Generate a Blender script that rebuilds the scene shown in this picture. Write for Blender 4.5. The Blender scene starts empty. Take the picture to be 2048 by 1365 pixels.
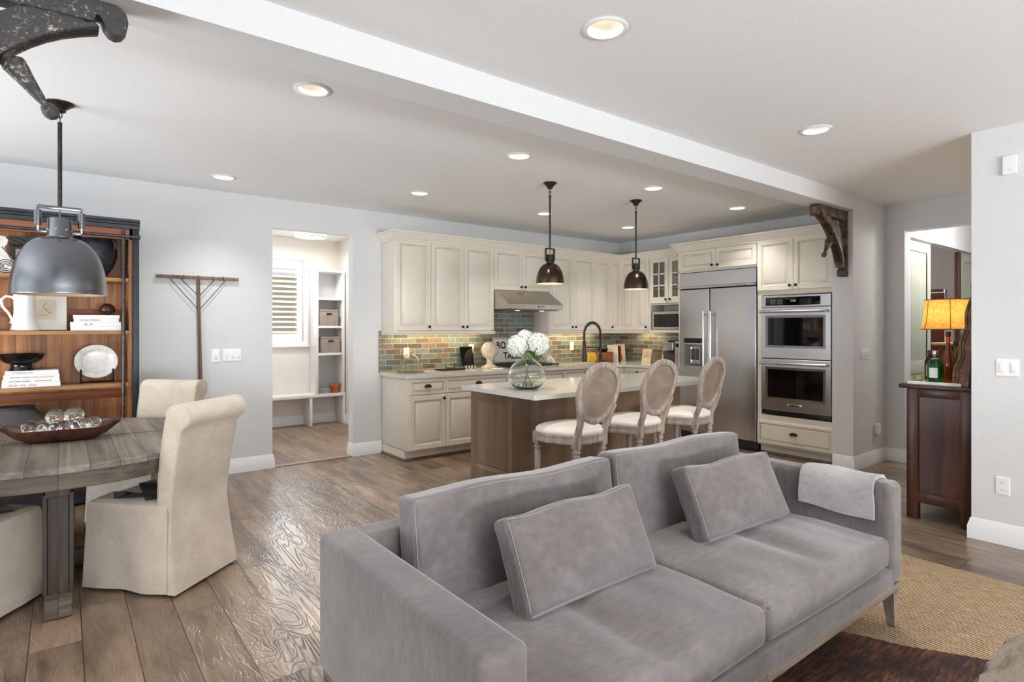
import bpy, bmesh, math, random
from math import pi, sin, cos, radians as R
from mathutils import Vector, Matrix
from mathutils import noise as MN
random.seed(7)
SC = bpy.context.scene
COL = SC.collection

# ------------------------------------------------------------------ camera
cam_d = bpy.data.cameras.new('camera'); cam = bpy.data.objects.new('camera', cam_d); COL.objects.link(cam)
cam_d.sensor_width = 36.0; cam_d.lens = 1159/2048*36; cam_d.shift_y = -25.5/2048; cam_d.clip_start = .05
cam.location = (0, 0, 1.43); cam.rotation_euler = (R(90), 0, R(-37.75))
SC.camera = cam
# ------------------------------------------------------------------ world, exposure
SC.view_settings.view_transform = 'Standard'; SC.view_settings.look = 'None'
SC.view_settings.gamma = 1.0; SC.view_settings.use_curve_mapping = False
SC.view_settings.exposure = 0.1
W = bpy.data.worlds.new('world'); SC.world = W; W.use_nodes = True
bg = W.node_tree.nodes['Background']; bg.inputs[0].default_value = (.88, .94, 1, 1); bg.inputs[1].default_value = .8
SC.cycles.use_denoising = True
SC.cycles.max_bounces = 12; SC.cycles.diffuse_bounces = 6; SC.cycles.glossy_bounces = 5; SC.cycles.transmission_bounces = 10
SC.cycles.transparent_max_bounces = 12; SC.cycles.sample_clamp_indirect = 6; SC.cycles.caustics_reflective = False

def area(name, loc, rot, sx, sy, e, col=(1, 1, 1), spread=None):
    l = bpy.data.lights.new(name, 'AREA'); l.shape = 'RECTANGLE'; l.size = sx; l.size_y = sy; l.energy = e; l.color = col
    if spread: l.spread = spread
    o = bpy.data.objects.new(name, l); o.location = loc; o.rotation_euler = rot; COL.objects.link(o); return o
# window daylight, partly through unseen openings built below, plus added fill lamps
DAY = (.86, .93, 1)
area('daylight_living_window', (1.2, -5.25, 1.35), (R(90), 0, 0), 4.6, 2.1, 14, DAY)     # sky light, points +Y
area('ceiling_fill_living_window', (1.2, -5.15, .9), (R(152), 0, 0), 4.6, 1.2, 640, (.93, .965, 1))   # upturned fill lamp added to brighten the ceiling
area('daylight_dining_door', (-3.25, 4.0, 1.25), (R(90), 0, R(-90)), 2.6, 2.1, 24, DAY)    # points +X
area('ceiling_fill_dining_door', (-3.2, 4.0, .7), (R(152), 0, R(-90)), 2.6, 1.1, 165, (.93, .965, 1))  # same kind of added uplight, for the ceiling on the dining side
area('daylight_mudroom_window', (2.15, 8.95, 1.85), (R(90), 0, R(180)), 1.3, 1.2, 80, DAY)
area('daylight_study_window', (10.8, 3.3, 1.5), (R(90), 0, R(90)), 1.2, 1.4, 30, DAY)
area('hall_end_fill', (10.9, 1.75, 1.5), (R(100), 0, R(90)), .9, 2.0, 150, DAY)  # added fill lamp meant for the pier, no window here

# ------------------------------------------------------------------ materials
def new_mat(n):
    m = bpy.data.materials.new(n); m.use_nodes = True
    nt = m.node_tree; return m, nt, nt.nodes['Principled BSDF']
def lin(c):
    return tuple(((x/255)/12.92 if x/255 <= .04045 else ((x/255+.055)/1.055)**2.4) for x in c) + (1,)
def nd(nt, t, **kw):
    n = nt.nodes.new(t)
    for k, v in kw.items():
        if k.startswith('i_'):
            key = k[2:]; n.inputs[int(key) if key.isdigit() else key.replace('_', ' ')].default_value = v
        else: setattr(n, k, v)
    return n
def ramp(nt, stops, fac, interp='LINEAR'):
    r = nt.nodes.new('ShaderNodeValToRGB'); r.color_ramp.interpolation = interp
    while len(r.color_ramp.elements) < len(stops): r.color_ramp.elements.new(.5)
    for e, (p, c) in zip(r.color_ramp.elements, stops): e.position = p; e.color = c
    nt.links.new(fac, r.inputs[0]); return r.outputs[0]
def coords(nt, scale=(1, 1, 1), rot=(0, 0, 0), src='Object'):
    tc = nt.nodes.new('ShaderNodeTexCoord'); mp = nt.nodes.new('ShaderNodeMapping')
    mp.inputs['Scale'].default_value = scale; mp.inputs['Rotation'].default_value = rot
    nt.links.new(tc.outputs[src], mp.inputs[0]); return mp.outputs[0]
def noise_n(nt, vec, scale, detail=4, rough=.55, dist=0):
    n = nd(nt, 'ShaderNodeTexNoise', i_Scale=scale, i_Detail=detail, i_Roughness=rough, i_Distortion=dist)
    nt.links.new(vec, n.inputs['Vector']); return n.outputs[0]
def bump(nt, b, h, strength=.3, dist=.01):
    bn = nd(nt, 'ShaderNodeBump', i_Strength=strength, i_Distance=dist); nt.links.new(h, bn.inputs['Height']); nt.links.new(bn.outputs[0], b.inputs['Normal'])
def plain(n, c, rough=.5, metal=0, spec=.5, **kw):
    m, nt, b = new_mat(n); b.inputs['Base Color'].default_value = lin(c); b.inputs['Roughness'].default_value = rough
    b.inputs['Metallic'].default_value = metal; b.inputs['Specular IOR Level'].default_value = spec
    for k, v in kw.items(): b.inputs[k.replace('_', ' ')].default_value = v
    return m
def mottled(n, c1, c2, rough=.6, scale=12, stretch=(1, 1, 1), bumpy=.15, metal=0, src='Object', detail=5, lo=.35, hi=.65, dist=.004, extra=None):
    m, nt, b = new_mat(n); v = coords(nt, stretch, src=src); f = noise_n(nt, v, scale, detail)
    st = [(lo, lin(c1)), (hi, lin(c2))]
    if extra: st = [(lo, lin(c1)), ((lo+hi)/2, lin(c2)), (hi, lin(extra))]
    nt.links.new(ramp(nt, st, f), b.inputs['Base Color']); b.inputs['Roughness'].default_value = rough; b.inputs['Metallic'].default_value = metal
    if bumpy: bump(nt, b, f, bumpy, dist)
    return m
def emis(n, c, s):
    m, nt, b = new_mat(n); b.inputs['Base Color'].default_value = (.8, .8, .8, 1); b.inputs['Emission Color'].default_value = lin(c); b.inputs['Emission Strength'].default_value = s; return m
def glassy(n, c=(255, 255, 255), rough=0, ior=1.45):
    m, nt, b = new_mat(n); b.inputs['Base Color'].default_value = lin(c); b.inputs['Transmission Weight'].default_value = 1; b.inputs['Roughness'].default_value = rough; b.inputs['IOR'].default_value = ior
    return m
def thin_glass(n, c=(255, 255, 255)):
    m, nt, b = new_mat(n); out = nt.nodes['Material Output']
    tr = nd(nt, 'ShaderNodeBsdfTransparent'); tr.inputs[0].default_value = lin(c); gl = nd(nt, 'ShaderNodeBsdfGlossy', i_Roughness=.02)
    fr = nd(nt, 'ShaderNodeFresnel', i_IOR=1.45); mx = nd(nt, 'ShaderNodeMixShader')
    nt.links.new(fr.outputs[0], mx.inputs[0]); nt.links.new(tr.outputs[0], mx.inputs[1]); nt.links.new(gl.outputs[0], mx.inputs[2]); nt.links.new(mx.outputs[0], out.inputs[0]); return m

def fabric(n, c1, c2, weave=700, sheen=.3, rough=.9, bs=.25, mott=5, stretch=(1, 1, 1)):
    m, nt, b = new_mat(n); v = coords(nt)
    f = noise_n(nt, coords(nt, (1, 1, 1)), mott, 4)
    w1 = noise_n(nt, coords(nt, (weave*.06, weave*.06, weave)), 1, 2); w2 = noise_n(nt, coords(nt, (weave, weave, weave*.06)), 1, 2)
    ad = nd(nt, 'ShaderNodeMath', operation='ADD'); nt.links.new(w1, ad.inputs[0]); nt.links.new(w2, ad.inputs[1])
    hf = nd(nt, 'ShaderNodeMath', operation='MULTIPLY'); hf.inputs[1].default_value = .5; nt.links.new(ad.outputs[0], hf.inputs[0])
    mx = nd(nt, 'ShaderNodeMath', operation='MULTIPLY_ADD'); mx.inputs[1].default_value = .6; nt.links.new(hf.outputs[0], mx.inputs[0])
    sc = nd(nt, 'ShaderNodeMath', operation='MULTIPLY'); sc.inputs[1].default_value = .4; nt.links.new(f, sc.inputs[0]); nt.links.new(sc.outputs[0], mx.inputs[2])
    nt.links.new(ramp(nt, [(.38, lin(c1)), (.62, lin(c2))], mx.outputs[0]), b.inputs['Base Color'])
    b.inputs['Roughness'].default_value = rough; b.inputs['Sheen Weight'].default_value = sheen; b.inputs['Specular IOR Level'].default_value = .2
    bump(nt, b, ad.outputs[0], bs, .0015); return m

def velvet():
    m, nt, b = new_mat('grey_velvet')
    f = noise_n(nt, coords(nt, (1, 1.2, 1)), 2.2, 4, .5, .4); g = noise_n(nt, coords(nt, (3, 8, 3)), 7, 4, .6)
    ad = nd(nt, 'ShaderNodeMath', operation='MULTIPLY_ADD'); ad.inputs[1].default_value = .4; nt.links.new(g, ad.inputs[0])
    s = nd(nt, 'ShaderNodeMath', operation='MULTIPLY'); s.inputs[1].default_value = .6; nt.links.new(f, s.inputs[0]); nt.links.new(s.outputs[0], ad.inputs[2])
    nt.links.new(ramp(nt, [(.34, lin((97, 91, 90))), (.5, lin((111, 105, 104))), (.66, lin((127, 121, 120)))], ad.outputs[0]), b.inputs['Base Color'])
    b.inputs['Roughness'].default_value = .85; b.inputs['Specular IOR Level'].default_value = .15
    b.inputs['Sheen Weight'].default_value = .6; b.inputs['Sheen Roughness'].default_value = .4; b.inputs['Sheen Tint'].default_value = (1, 1, 1, 1)
    bump(nt, b, ad.outputs[0], .12, .008); return m

def wood_floor(name, w=.192, off=.069, L=1.35, mortar=.004, cols=None, mort=(38, 30, 25), rough=.30):
    m, nt, b = new_mat(name)
    tc = nt.nodes.new('ShaderNodeTexCoord'); sp = nd(nt, 'ShaderNodeSeparateXYZ'); nt.links.new(tc.outputs['Generated' if 0 else 'Object'], sp.inputs[0])
    cb = nd(nt, 'ShaderNodeCombineXYZ')
    ax = nd(nt, 'ShaderNodeMath', operation='SUBTRACT'); ax.inputs[1].default_value = off-40*w; nt.links.new(sp.outputs[0], ax.inputs[0])
    ay = nd(nt, 'ShaderNodeMath', operation='ADD'); ay.inputs[1].default_value = 31.3; nt.links.new(sp.outputs[1], ay.inputs[0])
    nt.links.new(ay.outputs[0], cb.inputs[0]); nt.links.new(ax.outputs[0], cb.inputs[1])
    br = nd(nt, 'ShaderNodeTexBrick', offset=.37, offset_frequency=3, squash=.72, squash_frequency=4)
    br.inputs['Scale'].default_value = 1; br.inputs['Brick Width'].default_value = L; br.inputs['Row Height'].default_value = w
    br.inputs['Mortar Size'].default_value = mortar/2; br.inputs['Mortar Smooth'].default_value = .2; br.inputs['Bias'].default_value = 0
    br.inputs['Color1'].default_value = (0, 0, 0, 1); br.inputs['Color2'].default_value = (1, 1, 1, 1); br.inputs['Mortar'].default_value = (.5, .5, .5, 1)
    nt.links.new(cb.outputs[0], br.inputs['Vector'])
    # grain, shifted plank by plank
    off2 = nd(nt, 'ShaderNodeVectorMath', operation='MULTIPLY_ADD'); off2.inputs[1].default_value = (13, 7, 31); nt.links.new(br.outputs['Color'], off2.inputs[0])
    sc = nd(nt, 'ShaderNodeVectorMath', operation='MULTIPLY'); sc.inputs[1].default_value = (6, 1.15, 1); nt.links.new(tc.outputs['Object'], sc.inputs[0]); nt.links.new(sc.outputs[0], off2.inputs[2])
    n1 = nd(nt, 'ShaderNodeTexNoise', i_Scale=.9, i_Detail=3, i_Roughness=.5, i_Distortion=.6); nt.links.new(off2.outputs[0], n1.inputs['Vector'])
    rg = nd(nt, 'ShaderNodeMath', operation='MULTIPLY'); rg.inputs[1].default_value = 20; nt.links.new(n1.outputs[0], rg.inputs[0])
    fr = nd(nt, 'ShaderNodeMath', operation='PINGPONG'); fr.inputs[1].default_value = .5; nt.links.new(rg.outputs[0], fr.inputs[0])
    n2 = nd(nt, 'ShaderNodeTexNoise', i_Scale=1.6, i_Detail=5, i_Roughness=.6); nt.links.new(off2.outputs[0], n2.inputs['Vector'])
    n3 = nd(nt, 'ShaderNodeTexNoise', i_Scale=9, i_Detail=4, i_Roughness=.7); nt.links.new(off2.outputs[0], n3.inputs['Vector'])
    c = cols or [(84, 69, 58), (130, 110, 93), (162, 139, 116)]
    base = ramp(nt, [(.3, lin(c[0])), (.5, lin(c[1])), (.72, lin(c[2]))], n2.outputs[0])
    tone = ramp(nt, [(0, (.70, .67, .65, 1)), (.5, (.95, .93, .91, 1)), (1, (1.2, 1.17, 1.13, 1))], br.outputs['Color'])
    m1 = nd(nt, 'ShaderNodeMix', data_type='RGBA', blend_type='MULTIPLY'); m1.inputs[0].default_value = 1; nt.links.new(base, m1.inputs[6]); nt.links.new(tone, m1.inputs[7])
    gl = ramp(nt, [(.0, (.66, .64, .62, 1)), (.16, (1, 1, 1, 1))], fr.outputs[0])
    m2 = nd(nt, 'ShaderNodeMix', data_type='RGBA', blend_type='MULTIPLY'); m2.inputs[0].default_value = .5; nt.links.new(m1.outputs[2], m2.inputs[6]); nt.links.new(gl, m2.inputs[7])
    m3 = nd(nt, 'ShaderNodeMix', data_type='RGBA'); nt.links.new(br.outputs['Fac'], m3.inputs[0]); nt.links.new(m2.outputs[2], m3.inputs[6]); m3.inputs[7].default_value = lin(mort)
    nt.links.new(m3.outputs[2], b.inputs['Base Color']); b.inputs['Specular IOR Level'].default_value = .55; b.inputs['Coat Weight'].default_value = .35; b.inputs['Coat Roughness'].default_value = .2
    rr = nd(nt, 'ShaderNodeMapRange'); rr.inputs[3].default_value = rough-.06; rr.inputs[4].default_value = rough+.12; nt.links.new(n3.outputs[0], rr.inputs[0]); nt.links.new(rr.outputs[0], b.inputs['Roughness'])
    # relief: grain + wavy hand-scraped + groove
    h1 = nd(nt, 'ShaderNodeMath', operation='MINIMUM'); h1.inputs[1].default_value = .2; nt.links.new(fr.outputs[0], h1.inputs[0])
    h2 = nd(nt, 'ShaderNodeMath', operation='MULTIPLY_ADD'); h2.inputs[1].default_value = 1.1; nt.links.new(n2.outputs[0], h2.inputs[0]); nt.links.new(h1.outputs[0], h2.inputs[2])
    h3 = nd(nt, 'ShaderNodeMath', operation='MULTIPLY_ADD'); h3.inputs[1].default_value = -1.2; nt.links.new(br.outputs['Fac'], h3.inputs[0]); nt.links.new(h2.outputs[0], h3.inputs[2])
    bump(nt, b, h3.outputs[0], .7, .007); nt.links.new(b.inputs['Normal'].links[0].from_socket, b.inputs['Coat Normal'])
    return m

def brick_tile(name, ax='X'):
    m, nt, b = new_mat(name); tc = nt.nodes.new('ShaderNodeTexCoord'); sp = nd(nt, 'ShaderNodeSeparateXYZ'); nt.links.new(tc.outputs['Object'], sp.inputs[0])
    cb = nd(nt, 'ShaderNodeCombineXYZ'); nt.links.new(sp.outputs[0 if ax == 'X' else 1], cb.inputs[0]); nt.links.new(sp.outputs[2], cb.inputs[1])
    br = nd(nt, 'ShaderNodeTexBrick', offset=.5); br.inputs['Scale'].default_value = 1; br.inputs['Brick Width'].default_value = .19; br.inputs['Row Height'].default_value = .0625
    br.inputs['Mortar Size'].default_value = .0028; br.inputs['Mortar Smooth'].default_value = .1
    br.inputs['Color1'].default_value = (0, 0, 0, 1); br.inputs['Color2'].default_value = (1, 1, 1, 1); br.inputs['Mortar'].default_value = (.5, .5, .5, 1)
    nt.links.new(cb.outputs[0], br.inputs['Vector'])
    cl = ramp(nt, [(0, lin((104, 118, 114))), (.2, lin((124, 112, 102))), (.36, lin((114, 134, 132))), (.5, lin((140, 126, 112))), (.64, lin((132, 142, 136))), (.78, lin((104, 97, 90))), (.9, lin((122, 128, 122)))], br.outputs['Color'], 'CONSTANT')
    n = noise_n(nt, tc.outputs['Object'], 38, 5, .7); n2 = ramp(nt, [(.35, (.66, .68, .66, 1)), (.62, (1.16, 1.14, 1.08, 1))], n)
    m1 = nd(nt, 'ShaderNodeMix', data_type='RGBA', blend_type='MULTIPLY'); m1.inputs[0].default_value = .9; nt.links.new(cl, m1.inputs[6]); nt.links.new(n2, m1.inputs[7])
    m3 = nd(nt, 'ShaderNodeMix', data_type='RGBA'); nt.links.new(br.outputs['Fac'], m3.inputs[0]); nt.links.new(m1.outputs[2], m3.inputs[6]); m3.inputs[7].default_value = lin((200, 192, 174))
    nt.links.new(m3.outputs[2], b.inputs['Base Color']); b.inputs['Roughness'].default_value = .35
    h = nd(nt, 'ShaderNodeMath', operation='MULTIPLY_ADD'); h.inputs[1].default_value = -1; nt.links.new(br.outputs['Fac'], h.inputs[0]); nt.links.new(n, h.inputs[2]); bump(nt, b, h.outputs[0], .35, .003)
    return m

def board_wood(name, cols, axis='Z', bw=.11, rough=.6, gr=1.0, seam=(60, 38, 22), spread=(.7, 1.15), scale=1, boards='X'):
    """wood with boards side by side along `boards`, grain along `axis`"""
    m, nt, b = new_mat(name); tc = nt.nodes.new('ShaderNodeTexCoord'); sp = nd(nt, 'ShaderNodeSeparateXYZ'); nt.links.new(tc.outputs['Object'], sp.inputs[0])
    idx = 'XYZ'.index(boards)
    dv = nd(nt, 'ShaderNodeMath', operation='DIVIDE'); dv.inputs[1].default_value = bw; nt.links.new(sp.outputs[idx], dv.inputs[0])
    fl = nd(nt, 'ShaderNodeMath', operation='FLOOR'); nt.links.new(dv.outputs[0], fl.inputs[0])
    wn = nd(nt, 'ShaderNodeTexWhiteNoise', noise_dimensions='1D'); nt.links.new(fl.outputs[0], wn.inputs['W'])
    fc = nd(nt, 'ShaderNodeMath', operation='FRACT'); nt.links.new(dv.outputs[0], fc.inputs[0])
    pp = nd(nt, 'ShaderNodeMath', operation='PINGPONG'); pp.inputs[1].default_value = .5; nt.links.new(fc.outputs[0], pp.inputs[0])
    st = {'X': (1.2, 22, 22), 'Y': (22, 1.2, 22), 'Z': (22, 22, 1.2)}[axis]
    sc = nd(nt, 'ShaderNodeVectorMath', operation='MULTIPLY'); sc.inputs[1].default_value = tuple(s*scale for s in st); nt.links.new(tc.outputs['Object'], sc.inputs[0])
    of = nd(nt, 'ShaderNodeVectorMath', operation='MULTIPLY_ADD'); of.inputs[1].default_value = (17, 29, 11); nt.links.new(wn.outputs['Color'], of.inputs[0]); nt.links.new(sc.outputs[0], of.inputs[2])
    n = nd(nt, 'ShaderNodeTexNoise', i_Scale=1, i_Detail=5, i_Roughness=.6, i_Distortion=.5); nt.links.new(of.outputs[0], n.inputs['Vector'])
    base = ramp(nt, [(.3, lin(cols[0])), (.5, lin(cols[1])), (.7, lin(cols[2]))], n.outputs[0])
    tn = ramp(nt, [(0, (spread[0],)*3+(1,)), (1, (spread[1],)*3+(1,))], wn.outputs['Value'])
    m1 = nd(nt, 'ShaderNodeMix', data_type='RGBA', blend_type='MULTIPLY'); m1.inputs[0].default_value = 1; nt.links.new(base, m1.inputs[6]); nt.links.new(tn, m1.inputs[7])
    sm = nd(nt, 'ShaderNodeMath', operation='LESS_THAN'); sm.inputs[1].default_value = .0015/bw; nt.links.new(pp.outputs[0], sm.inputs[0])
    m3 = nd(nt, 'ShaderNodeMix', data_type='RGBA'); nt.links.new(sm.outputs[0], m3.inputs[0]); nt.links.new(m1.outputs[2], m3.inputs[6]); m3.inputs[7].default_value = lin(seam)
    nt.links.new(m3.outputs[2], b.inputs['Base Color']); b.inputs['Roughness'].default_value = rough
    bump(nt, b, n.outputs[0], .25*gr, .003); return m

def chipped(name, dark, chip, rough=.55, thr=.64):
    m, nt, b = new_mat(name); v = coords(nt); f = noise_n(nt, v, 85, 7, .8); g = noise_n(nt, v, 9, 4)
    ad = nd(nt, 'ShaderNodeMath', operation='MULTIPLY_ADD'); ad.inputs[1].default_value = .35; nt.links.new(g, ad.inputs[0]); s = nd(nt, 'ShaderNodeMath', operation='MULTIPLY'); s.inputs[1].default_value = .7; nt.links.new(f, s.inputs[0]); nt.links.new(s.outputs[0], ad.inputs[2])
    nt.links.new(ramp(nt, [(.3, lin(dark)), (thr-.09, lin(tuple(min(255, int(x*1.5)) for x in dark))), (thr-.04, lin(chip))], ad.outputs[0]), b.inputs['Base Color'])
    b.inputs['Roughness'].default_value = rough; bump(nt, b, ad.outputs[0], .5, .006); return m

def steel(name='stainless_steel', c=(205, 206, 209), rough=.25, ax=(1, 1, 240), bs=.012, an=.5, rv=.04):
    m, nt, b = new_mat(name); v = coords(nt, ax); f = noise_n(nt, v, 3, 3)
    b.inputs['Metallic'].default_value = 1; b.inputs['Base Color'].default_value = lin(c)
    rr = nd(nt, 'ShaderNodeMapRange'); rr.inputs[3].default_value = rough-rv; rr.inputs[4].default_value = rough+rv; nt.links.new(f, rr.inputs[0]); nt.links.new(rr.outputs[0], b.inputs['Roughness'])
    b.inputs['Anisotropic'].default_value = an
    bump(nt, b, f, bs, .0006); return m

M = {}
M['wall'] = mottled('wall_paint', (216, 217, 218), (220, 221, 221), .9, 60, bumpy=.04)
M['ceiling'] = mottled('ceiling_paint', (236, 237, 238), (240, 241, 241), .95, 60, bumpy=.03)
M['mud_wall'] = mottled('mudroom_paint', (228, 223, 217), (231, 226, 220), .9, 60, bumpy=.03)
M['trim'] = plain('white_trim_paint', (238, 238, 238), .35)
M['white'] = plain('white_plastic', (240, 240, 240), .35)
M['cab'] = mottled('cream_cabinet_paint', (226, 219, 205), (230, 223, 210), .38, 20, bumpy=0)
M['glaze'] = plain('umber_glaze', (168, 150, 124), .5)
M['dark'] = plain('black_bronze', (34, 27, 24), .4, .6)
M['black'] = plain('black_plastic', (12, 12, 13), .3)
M['floor'] = wood_floor('hickory_planks')
M['mudfloor'] = wood_floor('mudroom_planks', w=.15, off=.03, L=.9, mort=(196, 180, 166), cols=[(118, 98, 84), (140, 119, 104), (158, 138, 122)], rough=.5)
M['tile'] = brick_tile('glazed_brick_tile', 'X'); M['tileY'] = brick_tile('glazed_brick_tile_side', 'Y')
M['quartz'] = mottled('quartz_worktop', (206, 204, 196), (226, 224, 218), .1, 150, bumpy=0, detail=3)
M['steel'] = steel(); M['steelH'] = steel('hood_steel', (186, 178, 168), .3, (240, 1, 1)); M['chrome'] = plain('polished_handle', (215, 215, 215), .15, 1)
M['ovenglass'] = plain('oven_glass', (6, 6, 8), .04, 0, .6)
M['velvet'] = velvet(); M['stitch'] = plain('velvet_piping', (150, 146, 144), .8)
M['linen'] = fabric('linen', (192, 180, 164), (222, 211, 196), 480, .15)
M['ivory'] = fabric('ivory_upholstery', (226, 218, 206), (240, 234, 224), 800, .1, bs=.1)
M['throw'] = fabric('wool_throw', (152, 150, 149), (188, 186, 184), 420, .4, bs=.5)
M['stoolwood'] = board_wood('whitewashed_oak', [(140, 122, 110), (176, 160, 148), (200, 188, 178)], 'Z', 3, .75, 1.4, scale=2.2)
M['sofawood'] = board_wood('weathered_oak_base', [(112, 96, 84), (134, 118, 104), (150, 134, 120)], 'X', 3, .6, scale=1.4)
M['islewood'] = board_wood('stained_maple', [(118, 94, 72), (140, 114, 89), (158, 132, 106)], 'Z', 3, .42, .15, scale=.22)
M['tabletop'] = board_wood('reclaimed_grey_pine', [(92, 84, 76), (124, 114, 104), (148, 138, 126)], 'Y', .125, .5, 1.4, (58, 50, 44), (.82, 1.12), .9)
M['tablewood'] = board_wood('reclaimed_grey_beam', [(66, 58, 50), (98, 88, 76), (122, 110, 96)], 'X', 3, .65, 1.3, scale=1)
M['tablepost'] = board_wood('reclaimed_grey_post', [(52, 45, 40), (78, 69, 61), (98, 88, 78)], 'Z', 3, .65, 1.3, scale=1)
M['pine'] = board_wood('honey_pine_boards', [(120, 74, 38), (162, 108, 60), (188, 134, 82)], 'Z', .098, .5, .7, (82, 48, 24), (.66, 1.1))
M['pineshelf'] = board_wood('honey_pine_shelf', [(150, 104, 62), (182, 134, 86), (204, 158, 108)], 'X', 3, .5, .5)
M['pinerail'] = board_wood('red_pine_rail', [(120, 66, 36), (150, 88, 52), (168, 104, 66)], 'X', 3, .5, .5)
M['blackpaint'] = mottled('black_painted_wood', (28, 30, 36), (44, 47, 54), .45, 14, bumpy=.05)
M['iron'] = mottled('iron_pipe', (58, 58, 60), (84, 84, 86), .38, 30, metal=.7, bumpy=.1)
M['rosewood'] = board_wood('dark_red_wood', [(38, 20, 16), (72, 38, 28), (104, 62, 44)], 'Z', 3, .32, .5, scale=.45)
M['corbelL'] = chipped('distressed_black_paint', (44, 43, 43), (196, 186, 168), thr=.655)
M['corbelR'] = chipped('distressed_brown_wood', (46, 35, 28), (150, 126, 104), thr=.635)
M['gunmetal'] = steel('brushed_gunmetal', (124, 127, 132), .27, (1, 1, 25), .001, 0, .015); M['bronze'] = steel('burnished_bronze', (84, 72, 62), .22, (1, 1, 25), .001, 0, .01); M['shadein'] = plain('shade_inside', (150, 132, 112), .5)
M['can'] = plain('can_reflector', (225, 222, 215), .4)
M['lamp'] = emis('lamp_lens', (255, 240, 214), 2.6)
M['flush'] = emis('flush_diffuser', (255, 247, 230), 2.2)
M['glass'] = glassy('clear_glass', (250, 255, 252)); M['greenglass'] = glassy('pale_green_glass', (250, 254, 250)); M['water'] = glassy('water', (250, 255, 252), 0, 1.33)
M['pane'] = thin_glass('window_pane')
M['ceramic'] = plain('white_ceramic', (236, 236, 232), .18)
M['plaster'] = mottled('aged_plaster', (205, 190, 165), (240, 232, 214), .8, 30, bumpy=.4)
M['paper'] = plain('white_book', (238, 237, 235), .6); M['pages'] = mottled('book_pages', (214, 208, 196), (236, 231, 222), .8, 90, (1, 1, 12), bumpy=.2)
M['ink'] = plain('grey_ink', (96, 94, 92), .7); M['blackink'] = plain('black_ink', (26, 26, 28), .6)
def jute():
    m, nt, b = new_mat('woven_jute'); v = coords(nt)
    wv = nd(nt, 'ShaderNodeTexWave', wave_type='BANDS', bands_direction='X', i_Scale=17, i_Distortion=.7, i_Detail=2, i_Detail_Scale=2.0); nt.links.new(v, wv.inputs[0])
    n = noise_n(nt, coords(nt, (30, 5, 1)), 3, 5, .75); n2 = noise_n(nt, v, 90, 3, .7)
    ad = nd(nt, 'ShaderNodeMath', operation='MULTIPLY_ADD'); ad.inputs[1].default_value = .28; nt.links.new(wv.outputs[1], ad.inputs[0])
    s = nd(nt, 'ShaderNodeMath', operation='MULTIPLY_ADD'); s.inputs[1].default_value = .5; nt.links.new(n, s.inputs[0]); s2 = nd(nt, 'ShaderNodeMath', operation='MULTIPLY'); s2.inputs[1].default_value = .22; nt.links.new(n2, s2.inputs[0]); nt.links.new(s2.outputs[0], s.inputs[2]); nt.links.new(s.outputs[0], ad.inputs[2])
    nt.links.new(ramp(nt, [(.36, lin((98, 72, 48))), (.46, lin((160, 128, 92))), (.56, lin((196, 168, 132))), (.68, lin((224, 206, 174)))], ad.outputs[0]), b.inputs['Base Color'])
    b.inputs['Roughness'].default_value = .9; bump(nt, b, ad.outputs[0], .9, .008); return m
M['jute'] = jute()
def hide():
    m, nt, b = new_mat('brindle_hide'); f = noise_n(nt, coords(nt, (2.2, 16, 1), (0, 0, .5)), 4, 6, .75, 1.0); g = noise_n(nt, coords(nt), 2.5, 3)
    ad = nd(nt, 'ShaderNodeMath', operation='MULTIPLY_ADD'); ad.inputs[1].default_value = .4; nt.links.new(g, ad.inputs[0]); s = nd(nt, 'ShaderNodeMath', operation='MULTIPLY'); s.inputs[1].default_value = .6; nt.links.new(f, s.inputs[0]); nt.links.new(s.outputs[0], ad.inputs[2])
    nt.links.new(ramp(nt, [(.42, lin((26, 13, 9))), (.5, lin((70, 36, 21))), (.6, lin((140, 88, 52)))], ad.outputs[0]), b.inputs['Base Color']); b.inputs['Roughness'].default_value = .7; bump(nt, b, f, .6, .004); return m
M['hide'] = hide()

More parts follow.
